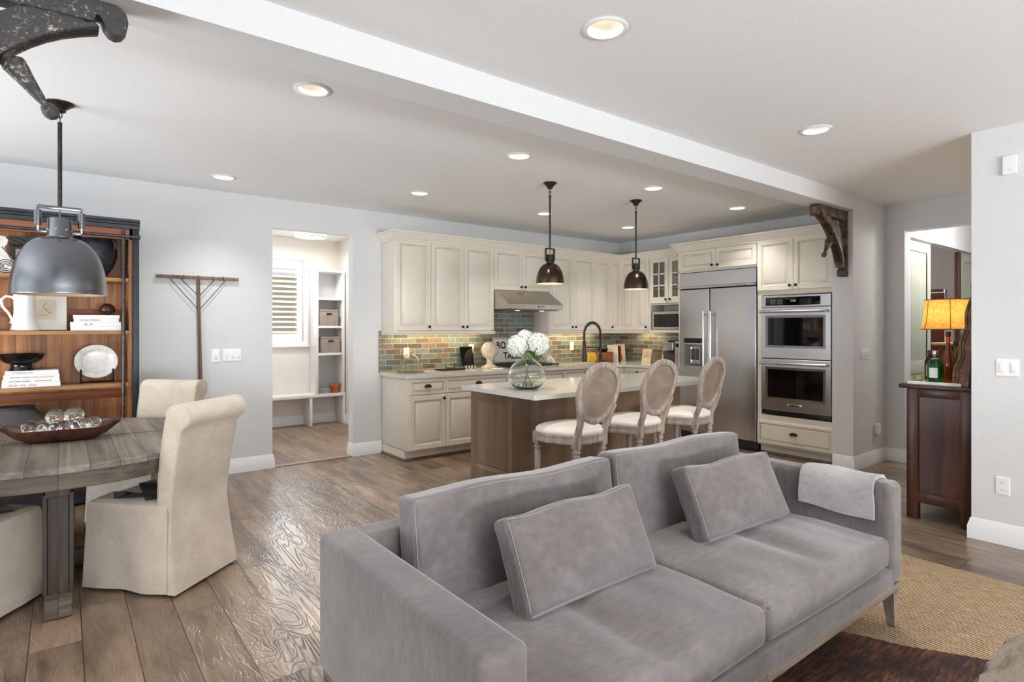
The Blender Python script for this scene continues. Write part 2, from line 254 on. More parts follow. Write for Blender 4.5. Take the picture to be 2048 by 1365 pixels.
# ------------------------------------------------------------------ geometry helpers
class MB:
    def __init__(s): s.b = bmesh.new()
    def vs(s, pts): return [s.b.verts.new(p) for p in pts]
    def f(s, vv):
        try: return s.b.faces.new(vv)
        except ValueError: return None
    def box(s, x0, x1, y0, y1, z0, z1, bev=0, mt=None, seg=2):
        v = s.vs([(x, y, z) for x in (x0, x1) for y in (y0, y1) for z in (z0, z1)])
        fs = [s.f([v[i] for i in q]) for q in ((0, 1, 3, 2), (4, 6, 7, 5), (0, 4, 5, 1), (2, 3, 7, 6), (0, 2, 6, 4), (1, 5, 7, 3))]
        geo = v
        if bev:
            es = list({e for f_ in fs for e in f_.edges})
            r = bmesh.ops.bevel(s.b, geom=es, offset=bev, segments=seg, affect='EDGES', profile=.5)
            geo = list({vv for f_ in r['faces'] for vv in f_.verts} | {vv for vv in v if vv.is_valid})
            geo = [g for g in geo if g.is_valid]
        if mt is not None: bmesh.ops.transform(s.b, matrix=mt, verts=geo)
        return s
    def loft(s, rings, cap=True, closed=True):
        rr = [s.vs(r) for r in rings]; n = len(rr[0])
        for a, b_ in zip(rr, rr[1:]):
            for i in range(n if closed else n-1):
                j = (i+1) % n; s.f([a[i], a[j], b_[j], b_[i]])
        if cap and closed: s.f(list(reversed(rr[0]))); s.f(rr[-1])
        return s
    def lathe(s, prof, c=(0, 0, 0), seg=24, cap=True, sx=1, sy=1):
        return s.loft([[(c[0]+r*cos(2*pi*i/seg)*sx, c[1]+r*sin(2*pi*i/seg)*sy, c[2]+z) for i in range(seg)] for r, z in prof], cap)
    def tube(s, pts, r, seg=8, closed=False, up=(0, 0, 1)):
        P = [Vector(p) for p in pts]; n = len(P); rings = []
        prev = None
        for i, p in enumerate(P):
            t = (P[(i+1) % n]-P[i-1]) if closed else (P[min(i+1, n-1)]-P[max(i-1, 0)])
            t = t.normalized(); u = Vector(up)
            if abs(t.dot(u)) > .95: u = Vector((1, 0, 0)) if abs(t.x) < .9 else Vector((0, 1, 0))
            if prev is not None: u = prev
            a = t.cross(u).normalized(); bb = a.cross(t).normalized(); prev = bb
            rad = r[i] if isinstance(r, (list, tuple)) else r
            rings.append([p+a*rad*cos(2*pi*k/seg)+bb*rad*sin(2*pi*k/seg) for k in range(seg)])
        if closed: rings.append(rings[0])
        return s.loft(rings, cap=not closed)
    def sweep(s, pts, sec, nrm, closed=True):
        """rectangular section sweep; sec list of (inplane, along normal)"""
        P = [Vector(p) for p in pts]; n = len(P); N = Vector(nrm).normalized(); rings = []
        for i, p in enumerate(P):
            t = (P[(i+1) % n]-P[i-1]) if closed else (P[min(i+1, n-1)]-P[max(i-1, 0)])
            t = t.normalized(); a = t.cross(N).normalized()
            rings.append([p+a*u+N*v for u, v in sec])
        if closed: rings.append(rings[0])
        return s.loft(rings, cap=not closed)
    def prism(s, poly, axis, a, b_):
        """poly 2d points; axis 'Y': (x,z) extruded in y ; 'X': (y,z); 'Z': (x,y)"""
        def mk(p, t): return {'Y': (p[0], t, p[1]), 'X': (t, p[0], p[1]), 'Z': (p[0], p[1], t)}[axis]
        return s.loft([[mk(p, a) for p in poly], [mk(p, b_) for p in poly]])
    def cyl(s, p0, p1, r, seg=16, r2=None): return s.tube([p0, p1], [r, r if r2 is None else r2], seg)
    def sphere(s, c, r, u=20, v=12, sc=(1, 1, 1)):
        bmesh.ops.create_uvsphere(s.b, u_segments=u, v_segments=v, radius=r, matrix=Matrix.Translation(c) @ Matrix.Diagonal((*sc, 1))); return s
    def rbox(s, cx, cy, cz, hx, hy, hz, r, n=6, inner=8, fn=None, mt=None):
        """rounded box centred at c with half sizes; optional deform fn(u,v,w,p)"""
        def axis(h):
            e = [-h+r*(1-math.tan(pi/4*(1-i/n))) for i in range(n+1)]
            mid = [(-h+r)+(2*(h-r))*i/inner for i in range(1, inner)]
            return e+mid+[-x for x in reversed(e)]
        A = [axis(hx), axis(hy), axis(hz)]; H = (hx, hy, hz); cache = {}
        def vert(p):
            key = tuple(round(x, 6) for x in p)
            if key in cache: return cache[key]
            q = [max(-(H[i]-r), min(H[i]-r, p[i])) for i in range(3)]; d = Vector([p[i]-q[i] for i in range(3)])
            o = Vector(q)+(d.normalized()*r if d.length > 1e-9 else d)
            if fn: o = Vector(fn(p[0]/hx, p[1]/hy, p[2]/hz, o))
            o = o+Vector((cx, cy, cz))
            if mt is not None: o = mt @ o
            cache[key] = s.b.verts.new(o); return cache[key]
        for ax in range(3):
            u, v = (ax+1) % 3, (ax+2) % 3
            for sg in (-1, 1):
                for i in range(len(A[u])-1):
                    for j in range(len(A[v])-1):
                        q = []
                        for a, b_ in ((i, j), (i+1, j), (i+1, j+1), (i, j+1)):
                            p = [0, 0, 0]; p[ax] = sg*H[ax]; p[u] = A[u][a]; p[v] = A[v][b_]; q.append(vert(p))
                        if sg < 0: q.reverse()
                        if len(set(q)) == 4: s.f(q)
        return s
    def rings(s, O, U, V, N, w, h, prof, back=0):
        """nested rectangles: prof list of (inset, height) -> stepped panel"""
        O, U, V, N = map(Vector, (O, U, V, N)); L = []
        if back: L.append([O-N*back, O+U*w-N*back, O+U*w+V*h-N*back, O+V*h-N*back])
        for i, z in prof: L.append([O+U*i+V*i+N*z, O+U*(w-i)+V*i+N*z, O+U*(w-i)+V*(h-i)+N*z, O+U*i+V*(h-i)+N*z])
        return s.loft(L)
    def xf(s, m): bmesh.ops.transform(s.b, matrix=m, verts=s.b.verts); return s
    def build(s, name, mat, parent=None, local=False, smooth=True, ang=35):
        bmesh.ops.remove_doubles(s.b, verts=s.b.verts, dist=1e-6)
        bmesh.ops.recalc_face_normals(s.b, faces=s.b.faces)
        me = bpy.data.meshes.new(name); s.b.to_mesh(me); s.b.free()
        o = bpy.data.objects.new(name, me); COL.objects.link(o)
        if isinstance(mat, str): mat = M[mat]
        me.materials.append(mat)
        if smooth:
            me.shade_smooth(); me.set_sharp_from_angle(angle=R(ang))
        if parent is not None:
            o.parent = parent
            if not local:
                org = Vector(parent.get('_o', (0, 0, 0))); me.transform(Matrix.Translation(-org))
            o['_o'] = list(parent.get('_o', (0, 0, 0)))
        elif not local:
            xs = [v.co for v in me.vertices]
            c = Vector(((min(v.x for v in xs)+max(v.x for v in xs))/2, (min(v.y for v in xs)+max(v.y for v in xs))/2, min(v.z for v in xs)))
            if not o.get('kind'): pass
            me.transform(Matrix.Translation(-c)); o.location = c; o['_o'] = list(c)
        return o
def T(name, label, cat, loc=(0, 0, 0), rz=0, group=None):
    o = bpy.data.objects.new(name, None); COL.objects.link(o); o.location = loc; o.rotation_euler = (0, 0, rz); o.empty_display_size = .1
    o['_o'] = list(loc); return tag(o, label, cat, group)
def tag(o, label, cat, group=None):
    o['label'] = label; o['category'] = cat
    if group: o['group'] = group
    return o
def st(mb, name, mat):
    """structure, kept in world coordinates"""
    o = mb.build(name, mat, None, local=True); o['kind'] = 'structure'; return o
def kids(o): return [c for c in bpy.data.objects if c.parent == o]
def dup(o, loc=None, rz=None, label=None, parent=None):
    c = o.copy(); COL.objects.link(c)
    if parent is not None: c.parent = parent
    if loc is not None: c.location = loc
    if rz is not None: c.rotation_euler = (0, 0, rz)
    if label: c['label'] = label
    for k in kids(o): dup(k, parent=c)
    return c
def text(body, size, mat, parent, mt, name='lettering', ext=.0008, align='LEFT', local=False, sx=1, bold=0):
    cu = bpy.data.curves.new('t', 'FONT'); cu.offset = bold; cu.body = body; cu.size = size; cu.extrude = ext; cu.align_x = align
    t = bpy.data.objects.new('t', cu); COL.objects.link(t)
    dg = bpy.context.evaluated_depsgraph_get(); me = bpy.data.meshes.new_from_object(t.evaluated_get(dg)); bpy.data.objects.remove(t)
    me.transform(mt @ Matrix.Diagonal((sx, 1, 1, 1))); me.name = name; o = bpy.data.objects.new(name, me); COL.objects.link(o); me.materials.clear(); me.materials.append(M[mat]); o.parent = parent
    if not local: me.transform(Matrix.Translation(-Vector(parent.get('_o', (0, 0, 0)))))
    o['_o'] = list(parent.get('_o', (0, 0, 0))); return o
FY = Matrix(((1, 0, 0, 0), (0, 0, -1, 0), (0, 1, 0, 0), (0, 0, 0, 1)))    # text facing -Y
FX = Matrix(((0, 0, -1, 0), (-1, 0, 0, 0), (0, 1, 0, 0), (0, 0, 0, 1)))   # text facing -X (reads towards -Y)
def at(x, y, z, m): return Matrix.Translation((x, y, z)) @ m
def arc(cx, cy, r, a0, a1, n): return [(cx+r*cos(R(a0+(a1-a0)*i/n)), cy+r*sin(R(a0+(a1-a0)*i/n))) for i in range(n+1)]

# ------------------------------------------------------------------ setting
CE = 2.765
st(MB().box(-3.3, 11, -5.3, 6.25, -.1, 0), 'floor', 'floor')
st(MB().box(1.2, 3.5, 6.25, 8.9, -.1, .004), 'floor', 'mudfloor')
st(MB().box(1.695, 2.556, 6.185, 6.25, 0, .009, .003), 'trim_1', plain('threshold', (150, 132, 118), .5))
LIGHTS = [(1.905, 1.782), (1.10, 3.24), (1.117, 5.597), (2.783, 3.506), (2.775, 5.073), (3.997, 1.828), (4.435, 3.531), (5.903, 3.546), (4.414, 5.085), (5.895, 5.112)]
# ceiling with round cut-outs for the cans
def ceiling():
    b = bmesh.new()
    def loop(pts):
        v = [b.verts.new(p) for p in pts]
        return [b.edges.new((v[i], v[(i+1) % len(v)])) for i in range(len(v))]
    es = loop([(-3.3, -5.3, CE), (11, -5.3, CE), (11, 6.25, CE), (-3.3, 6.25, CE)])
    for x, y in LIGHTS: es += loop([(x+.078*cos(2*pi*i/32), y+.078*sin(2*pi*i/32), CE) for i in range(32)])
    bmesh.ops.triangle_fill(b, edges=es, use_beauty=True, use_dissolve=False)
    m = MB(); m.b.free(); m.b = b; return m
st(ceiling(), 'ceiling', 'ceiling')
st(MB().box(1.2, 3.5, 6.25, 8.9, CE, CE+.1), 'ceiling', 'ceiling')
# unseen slab added to keep the sky out above the ceiling
st(MB().box(-3.5, 11.2, -5.5, 9.2, CE+.25, CE+.3), 'ceiling', 'ceiling')
mb = MB(); mb.box(-3.3, 1.695, 6.2, 6.33, 0, CE); mb.box(2.556, 7.06, 6.2, 6.33, 0, CE); mb.box(1.695, 2.556, 6.2, 6.33, 2.467, CE); st(mb, 'wall_back', 'wall')
mb = MB()                                            # left wall with the dining glass door
for a, b_, z0, z1 in ((-5.3, 2.7, 0, CE), (5.3, 6.33, 0, CE), (2.7, 5.3, 2.3, CE), (2.7, 5.3, 0, .1)): mb.box(-3.3, -3.15, a, b_, z0, z1)
st(mb, 'wall_left', 'wall')
mb = MB()
for a, b_, z0, z1 in ((-3.3, -1.1, 0, CE), (3.5, 4.91, 0, CE), (-1.1, 3.5, 0, .3), (-1.1, 3.5, 2.4, CE)): mb.box(a, b_, -5.3, -5.15, z0, z1)
st(mb, 'wall_front', 'wall')
st(MB().box(6.93, 7.06, 2.70, 6.2, 0, CE), 'wall_right', 'wall')
st(MB().box(6.26, 7.07, 2.5, 2.70, 0, CE), 'wall_pier', 'wall')
st(MB().box(-3.2, 6.26, 2.48, 2.70, 2.61, CE), 'trim_2', 'wall')
mb = MB(); mb.box(4.91, 5.04, -5.3, 1.21, 0, CE); mb.box(5.04, 11, 1.08, 1.21, 0, CE); st(mb, 'wall_living_right', 'wall')
mb = MB(); mb.box(7.07, 7.24, 2.316, 5.0, 0, CE); mb.box(7.07, 7.24, 1.21, 2.316, 2.47, CE); st(mb, 'wall_hall', 'wall')
mb = MB(); mb.box(7.24, 11, 2.32, 2.37, 2.42, CE); mb.box(10.3, 11, 2.32, 2.37, 0, 2.42); st(mb, 'wall_study', 'wall')
mb = MB()
for a, b_, z0, z1 in ((1.0, 2.91, 0, CE), (3.7, 5, 0, CE), (2.91, 3.7, 0, .85), (2.91, 3.7, 2.02, CE)): mb.box(10.5, 10.6, a, b_, z0, z1)
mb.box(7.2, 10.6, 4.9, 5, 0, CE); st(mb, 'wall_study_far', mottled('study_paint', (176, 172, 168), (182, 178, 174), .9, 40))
# mudroom shell
WX0, WX1, WZ0, WZ1, MY = 1.45, 2.82, 1.235, 2.43, 8.72
mb = MB(); mb.box(1.1, 1.2, 6.33, 8.9, 0, CE); st(mb, 'wall_mudroom_left', 'mud_wall')
mb = MB(); mb.box(3.36, 3.46, 6.33, 8.9, 0, CE); st(mb, 'wall_mudroom_right', 'mud_wall')
mb = MB()
for a, b_, z0, z1 in ((1.1, WX0, 0, CE), (WX1, 3.46, 0, CE), (WX0, WX1, 0, WZ0), (WX0, WX1, WZ1, CE)): mb.box(a, b_, MY, MY+.13, z0, z1)
st(mb, 'wall_mudroom_back', 'mud_wall')
# baseboards
BP = [(0, 0), (.02, 0), (.02, .085), (.016, .095), (.016, .105), (.009, .118), (.009, .13), (.003, .14), (0, .14)]
def crown(path, prof, z=0):
    """profile swept along a path: list of ((x, y), (mitre dx, dy))"""
    mb = MB(); mb.loft([[(x+dx*a, y+dy*a, z+b_) for a, b_ in prof] for (x, y), (dx, dy) in path]); return mb
st(crown([((-3.15, 6.2), (0, -1)), ((1.695, 6.2), (1, -1)), ((1.695, 6.33), (1, 0))], BP), 'baseboard_back', 'trim')
st(crown([((2.556, 6.33), (-1, 0)), ((2.556, 6.2), (-1, -1)), ((2.895, 6.2), (0, -1))], BP), 'baseboard_doorway', 'trim')
st(crown([((6.26, 2.69), (-1, 0)), ((6.26, 2.5), (-1, -1)), ((7.07, 2.5), (-1, -1)), ((7.07, 2.316), (-1, -1)), ((7.24, 2.316), (0, -1))], BP), 'baseboard_pier', 'trim')
st(crown([((4.91, -5.15), (-1, 0)), ((4.91, 1.21), (-1, 1)), ((5.04, 1.21), (0, 1))], BP), 'baseboard_living_right', 'trim')
st(crown([((3.36, 6.33), (-1, 0)), ((3.36, MY), (-1, -1)), ((1.2, MY), (0, -1))], BP), 'baseboard_mudroom', 'trim')
# window frames of the unseen openings
def wframe(name, axis, c, a0, a1, z0, z1, n, mat='trim', w=.05):
    mb = MB()
    def bx(u0, u1, zz0, zz1):
        if axis == 'Y': mb.box(u0, u1, c, c+.05, zz0, zz1)
        else: mb.box(c, c+.05, u0, u1, zz0, zz1)
    bx(a0, a1, z0, z0+w); bx(a0, a1, z1-w, z1)
    for i in range(n+1):
        u = a0+(a1-a0-w)*i/n; bx(u, u+w, z0, z1)
    return st(mb, name, mat)
wframe('window_2', 'Y', -5.24, -1.1, 3.5, .3, 2.4, 3); wframe('door_1', 'X', -3.22, 2.7, 5.3, .1, 2.3, 2)

# recessed cans
can = T('recessed_light', 'recessed ceiling light near top centre, largest of the white round downlights', 'ceiling light', (LIGHTS[0][0], LIGHTS[0][1], CE), 0, 'recessed ceiling lights')
def mk_can(c, col):
    mb = MB(); mb.lathe([(.078, .0), (.098, -.001), (.1, -.004), (.094, -.008), (.082, -.009), (.077, -.004), (.0765, .002)], seg=40, cap=False); mb.build('trim_ring', 'white', c, True)
    mb = MB(); mb.lathe([(.078, 0), (.06, .09)], seg=40, cap=False); mb.build('reflector', 'can', c, True)
    mb = MB(); mb.lathe([(.061, .088), (.03, .083), (.004, .082)], seg=40); mb.build('lamp_lens', 'lamp', c, True)
    l = bpy.data.lights.new('downlight', 'SPOT'); l.energy = 54; l.color = (1, .965, .92); l.spot_size = R(105); l.spot_blend = .8; l.shadow_soft_size = .05
    o = bpy.data.objects.new('downlight', l); COL.objects.link(o); o.parent = c; o.location = (0, 0, .07)
mk_can(can, 0)
for (x, y), lb in zip(LIGHTS[1:], [
        'recessed ceiling light at upper left, between the long beam and the dome pendant', 'recessed ceiling light nearest the wall with the leaning rake',
        'recessed ceiling light above the left end of the island, left of the first small pendant', 'recessed ceiling light in front of the tall upper cabinets on the left',
        'recessed ceiling light on the living side of the beam, above the hallway opening', 'recessed ceiling light right of the second small pendant canopy',
        'recessed ceiling light in front of the refrigerator, rightmost beyond the beam', 'recessed ceiling light just behind the first small pendant stem, above the range hood',
        'recessed ceiling light in the far kitchen corner, just left of the second pendant stem']):
    dup(can, (x, y, CE), None, lb)

t = T('hidden_fill_light', 'unseen added fill light, shaped as a flush drum, behind the right wall', 'ceiling light', (7.9, 1.75, CE))  # out-of-view lamp added to brighten the pier
mb = MB(); mb.lathe([(.16, -.001), (.165, -.02), (.14, -.07), (.08, -.095), (.004, -.1)], (7.9, 1.75, CE), 32); mb.build('diffuser', 'flush', t)
l = bpy.data.lights.new('hall_glow', 'POINT'); l.energy = 40; l.color = (1, .95, .9); l.shadow_soft_size = .12; o = bpy.data.objects.new('hall_glow', l); COL.objects.link(o); o.parent = t; o.location = (0, 0, -.25)

hc = t; dup(hc, (8.6, 4.3, CE), None, 'unseen added fill light, shaped as a flush drum, behind the sliding doors')  # hidden copy added to lift the study interior

# ------------------------------------------------------------------ mudroom
win = st(MB().rings((WX0-.06, MY-.001, WZ0-.06), (1, 0, 0), (0, 0, 1), (0, -1, 0), WX1-WX0+.12, WZ1-WZ0+.12, [(0, 0), (0, .03), (.045, .03), (.06, .012), (.06, -.09)]), 'window_1', 'trim')
# remove the filled centre faces of the casing loft
me = win.data; bm = bmesh.new(); bm.from_mesh(me)
bmesh.ops.delete(bm, geom=[f for f in bm.faces if f.calc_area() > .9], context='FACES'); bm.to_mesh(me); bm.free()
st(MB().box(WX0-.08, WX1+.08, MY-.05, MY+.02, WZ0-.085, WZ0-.055, .006), 'trim_3', 'trim')
st(MB().box(WX0, WX1, MY+.085, MY+.09, WZ0, WZ1), 'window_pane', 'pane')
sh = T('window_shutter', 'white plantation shutter with tilted louvers in the mudroom window', 'shutter', ((WX0+WX1)/2, MY+.03, WZ0))
mb = MB(); fw = .075
for a, b_, z0, z1 in ((WX0+.001, WX0+fw, WZ0+.001, WZ1-.001), (WX1-fw, WX1-.001, WZ0+.001, WZ1-.001), (WX0+fw, WX1-fw, WZ0+.001, WZ0+.11), (WX0+fw, WX1-fw, WZ1-.11, WZ1-.001)): mb.box(a, b_, MY+.01, MY+.04, z0, z1)
mb.build('shutter_frame', 'trim', sh)
for i in range(13):
    z = WZ0+.14+i*.0745
    mb = MB(); mb.loft([[(x, MY+.028+.034*cos(a)*cos(R(18))-.005*sin(a)*sin(R(18)), z+.034*cos(a)*sin(R(-18))+.005*sin(a)*cos(R(18))) for a in [2*pi*k/12 for k in range(12)]] for x in (WX0+fw, WX1-fw)])
    mb.build('louver', 'trim', sh)
# neighbouring house wall outside
h = st(MB().box(-3, 8, 13, 13.2, -1, 2.6), 'neighbour_wall', plain('neighbour_siding', (214, 196, 160), .9)); 
st(MB().box(-6, 12, 9, 20, -1.2, -1.0), 'ground', plain('outside_ground', (120, 130, 100), .9))
st(MB().box(11.5, 30, -10, 16, -1.2, -1.0), 'ground', plain('outside_ground_side', (120, 130, 100), .9))
# bench and cubby
mb = MB(); mb.box(1.21, 3.35, 8.40, MY-.002, .42, .465, .003)
bench = T('storage_bench', 'white built-in mudroom bench with open cubbies under the seat', 'bench', (2.3, 8.55, 0)); mb.build('seat', 'trim', bench)
for x in (1.22, 2.82, 3.312): MB().box(x, x+.036, 8.41, MY-.025, .005, .42, .002).build('side_panel', 'trim', bench)
cub = T('cubby_shelf', 'tall white open cubby shelf standing on the mudroom bench', 'shelf', (3.12, 8.56, .466))
MB().box(2.905, 2.94, 8.40, MY-.002, .466, 2.295, .002).build('side_panel', 'trim', cub); MB().box(3.30, 3.335, 8.40, MY-.002, .466, 2.295, .002).build('side_panel', 'trim', cub)
for z in (1.03, 1.43, 1.845, 2.26): MB().box(2.94, 3.30, 8.405, MY-.002, z, z+.035, .002).build('shelf', 'trim', cub)
MB().box(2.94, 3.30, MY-.012, MY-.002, .466, 2.26).build('back_panel', plain('cubby_back', (205, 206, 208), .6), cub)
fb = fabric('bin_fabric', (140, 128, 120), (176, 164, 154), 500, .1)
def bin_(x0, z, lab):
    t = T('storage_bin', lab, 'storage bin', (x0+.14, 8.53, z), 0, 'fabric bins in the cubby')
    MB().box(x0, x0+.28, 8.42, 8.68, z+.001, z+.235, .006).build('bin_body', fb, t)
    MB().box(x0-.002, x0+.282, 8.417, 8.683, z+.205, z+.24, .004).build('lid', fb, t)
    MB().rbox(x0+.14, 8.4165, z+.175, .042, .003, .012, .003, 2, 2).build('handle_slot', 'black', t)
bin_(2.965, 1.466, 'taupe fabric bin with black grip on the upper cubby shelf'); bin_(2.99, 1.066, 'taupe fabric bin with black grip on the lower cubby shelf')
terra = mottled('terracotta', (176, 96, 56), (198, 116, 70), .7, 12)
t = T('flower_pot', 'empty terracotta pot on saucer at the bottom of the cubby', 'plant pot', (3.22, 8.50, .467))
mb = MB(); mb.lathe([(.05, 0.012), (.072, .1), (.076, .1), (.08, .105), (.08, .135), (.07, .135), (.066, .1), (.045, .02)], (3.22, 8.50, .467)); mb.build('pot', terra, t)
mb = MB(); mb.lathe([(.06, 0), (.07, .018), (.064, .02), (.055, .01)], (3.22, 8.50, .467)); mb.build('saucer', terra, t)
cl = fabric('grey_cloth', (128, 122, 120), (160, 154, 152), 300)
for i in range(3): tag(MB().rbox(3.045, 8.52, .467+.011+i*.024, .09-.004*i, .08, .0115, .01, 3, 3).build('folded_cloth', cl), ['lowest folded grey cloth beside the terracotta pot', 'middle folded grey cloth beside the terracotta pot', 'topmost folded grey cloth beside the terracotta pot'][i], 'cloth', 'folded cloths in the cubby')
t = T('flush_ceiling_light', 'round flush drum light glowing on the mudroom ceiling', 'ceiling light', (2.66, 7.9, CE))
mb = MB(); mb.lathe([(.205, -.001), (.205, -.095), (.198, -.1), (.02, -.1)], (2.66, 7.9, CE), 48); mb.build('drum_shade', 'flush', t)
mb = MB(); mb.lathe([(.208, -.092), (.208, -.1), (.2, -.103), (.198, -.098)], (2.66, 7.9, CE), 48, False); mb.build('rim', plain('satin_rim', (190, 186, 176), .3, .6), t)
area('flush_light_glow', (2.66, 7.9, CE-.12), (0, 0, 0), .35, .35, 20, (1, .95, .88))

# ------------------------------------------------------------------ kitchen
DP = [(0, 0), (0, .017), (.003, .02), (.048, .02), (.051, .0165), (.054, .0165), (.060, .011), (.064, .008), (.074, .008), (.078, .0115), (.100, .0185)]
DPS = [(0, 0), (0, .017), (.003, .02), (.026, .02), (.029, .0165), (.032, .0165), (.036, .010), (.042, .010), (.05, .017)]
def frame(face, X, Y, Z):
    """local axes for a front face: 'S' faces -Y (kitchen back run), 'W' faces -X (right run)"""
    if face == 'S': return (X, Y, Z), (1, 0, 0), (0, 0, 1), (0, -1, 0)
    return (X, Y, Z), (0, -1, 0), (0, 0, 1), (-1, 0, 0)
def door(par, face, X, Y, Z, w, h, prof=DP, knob=None, pull=None, name='door', mat='cab'):
    g = .0022
    O, U, V, N = frame(face, X, Y, Z); O = Vector(O)+Vector(U)*g+Vector(V)*g
    d = MB().rings(O, U, V, N, w-2*g, h-2*g, prof).build(name, mat, par, ang=25)
    O, U, V, N = Vector(O), Vector(U), Vector(V), Vector(N)
    if mat == 'cab':
        d.data.materials.append(M['glaze'])
        for k in ((3, 6) if prof is DP else (3, 5)):
            for j in range(4): d.data.polygons[4*k+j].material_index = 1
    if knob:
        c = O+U*knob[0]+V*knob[1]+N*.02; mb = MB(); pr = [(.006, 0), (.005, .012), (.013, .017), (.0165, .023), (.014, .029), (.004, .031)]
        mb.loft([[c+N*z+U*r*cos(2*pi*k/16)+V*r*sin(2*pi*k/16) for k in range(16)] for r, z in pr]); mb.build('knob', 'dark', d)
    if pull:
        c = O+U*pull[0]+V*pull[1]+N*.018; mb = MB(); W_, H_ = .046, .034
        rr = []
        for j in range(7):
            t_ = j/6*pi/2
            rr.append([c+U*W_*cos(pi*k/16)*(sin(t_)*.0+cos(t_)*1 if 0 else 1)*cos(t_*.9)+V*(H_*sin(pi*k/16)*cos(t_*.95)-.008)+N*(.026*sin(t_)) for k in range(17)])
        mb.loft(rr, closed=False); mb.build('cup_pull', 'dark', d)
    return d
UZ0, UZ1, UY, YB = 1.40, 2.425, 5.87, 6.195
def upper(name_lab, x0, x1, z0, z1, doors, first=False, side=True):
    t = T('upper_cabinet', name_lab, 'cabinet', ((x0+x1)/2, 6.03, z0), 0, 'cream upper cabinets')
    MB().box(x0+.0005, x1-.0005, UY+.001, YB, z0-.005, z1+.03, .001).build('body', 'cab', t)
    for a, b_, kn in doors: door(t, 'S', a, UY, z0, b_-a, z1-z0, knob=kn and ((.03 if kn == 'L' else b_-a-.034), .045))
    return t
upper('cream single-door upper cabinet at the left end of the back wall run', 2.90, 3.352, UZ0, UZ1, [(2.91, 3.352, 'R')])
upper('cream two-door upper cabinet just left of the range hood', 3.352, 4.25, UZ0, UZ1, [(3.352, 3.805, 'R'), (3.805, 4.25, 'L')])
upper('short cream two-door cabinet directly above the range hood', 4.25, 5.16, 1.915, UZ1, [(4.25, 4.705, 'R'), (4.705, 5.16, 'L')])
upper('cream two-door upper cabinet just right of the range hood', 5.16, 6.05, UZ0, UZ1, [(5.165, 5.61, 'R'), (5.61, 6.05, 'L')])
upper('cream corner upper cabinet with two narrow doors where the back run ends', 6.05, 6.60, UZ0, UZ1, [(6.05, 6.35, None), (6.35, 6.60, 'L')])
# right run uppers (face X=6.60)
t = T('upper_cabinet', 'cream two-door upper cabinet around the corner, behind the second pendant', 'cabinet', (6.75, 5.6, UZ0), 0, 'cream upper cabinets')
MB().box(6.601, 6.925, 5.325, UY, UZ0-.005, UZ1+.03, .001).build('body', 'cab', t)
door(t, 'W', 6.60, 5.86, UZ0, .28, UZ1-UZ0); door(t, 'W', 6.60, 5.58, UZ0, .25, UZ1-UZ0, knob=(.215, .045))
t = T('glass_cabinet', 'cream upper cabinet with mullioned glass doors above the built-in microwave', 'cabinet', (6.75, 4.97, 1.41), 0, 'cream upper cabinets')
mb = MB(); mb.box(6.601, 6.925, 4.64, 4.66, UZ0-.03, UZ1+.03); mb.box(6.601, 6.925, 5.305, 5.324, UZ0-.03, UZ1+.03); mb.box(6.90, 6.925, 4.66, 5.305, UZ0-.03, UZ1+.03)
mb.box(6.601, 6.90, 4.66, 5.305, 1.755, 1.775); mb.box(6.601, 6.90, 4.66, 5.305, UZ1, UZ1+.03); mb.box(6.56, 6.90, 4.66, 5.305, UZ0-.03, UZ0+.005); mb.build('body', 'cab', t)
for z in (1.98, 2.18): MB().box(6.64, 6.90, 4.66, 5.305, z, z+.018).build('shelf', 'cab', t)
for y0 in (5.31, 4.985):
    w, z0, z1 = .323, 1.78, UZ1
    mb = MB(); mb.box(6.582, 6.60, y0-w+.062, y0-.062, z0, z0+.085); mb.box(6.582, 6.60, y0-w+.062, y0-.062, z1-.075, z1)
    mb.box(6.582, 6.60, y0-.062, y0-.002, z0, z1); mb.box(6.582, 6.60, y0-w+.002, y0-w+.062, z0, z1)
    d = mb.build('glass_door', 'cab', t)
    mb = MB(); ym = y0-w/2; mb.box(6.584, 6.598, ym-.009, ym+.009, z0+.085, z1-.075)
    for zz in (z0+.085+(z1-z0-.16)/3, z0+.085+2*(z1-z0-.16)/3): mb.box(6.584, 6.598, y0-w+.062, y0-.062, zz-.009, zz+.009)
    mb.build('muntin', 'cab', d); MB().box(6.590, 6.592, y0-w+.06, y0-.06, z0+.08, z1-.07).build('pane', 'pane', d)
    ky = (y0-w+.034 if y0 > 5.1 else y0-.034); mb = MB(); mb.loft([[(6.582-z, ky+r*cos(2*pi*k/14), z0+.05+r*sin(2*pi*k/14)) for k in range(14)] for r, z in [(.006, 0), (.005, .012), (.013, .017), (.0165, .023), (.014, .029), (.004, .031)]]); mb.build('knob', 'dark', d)
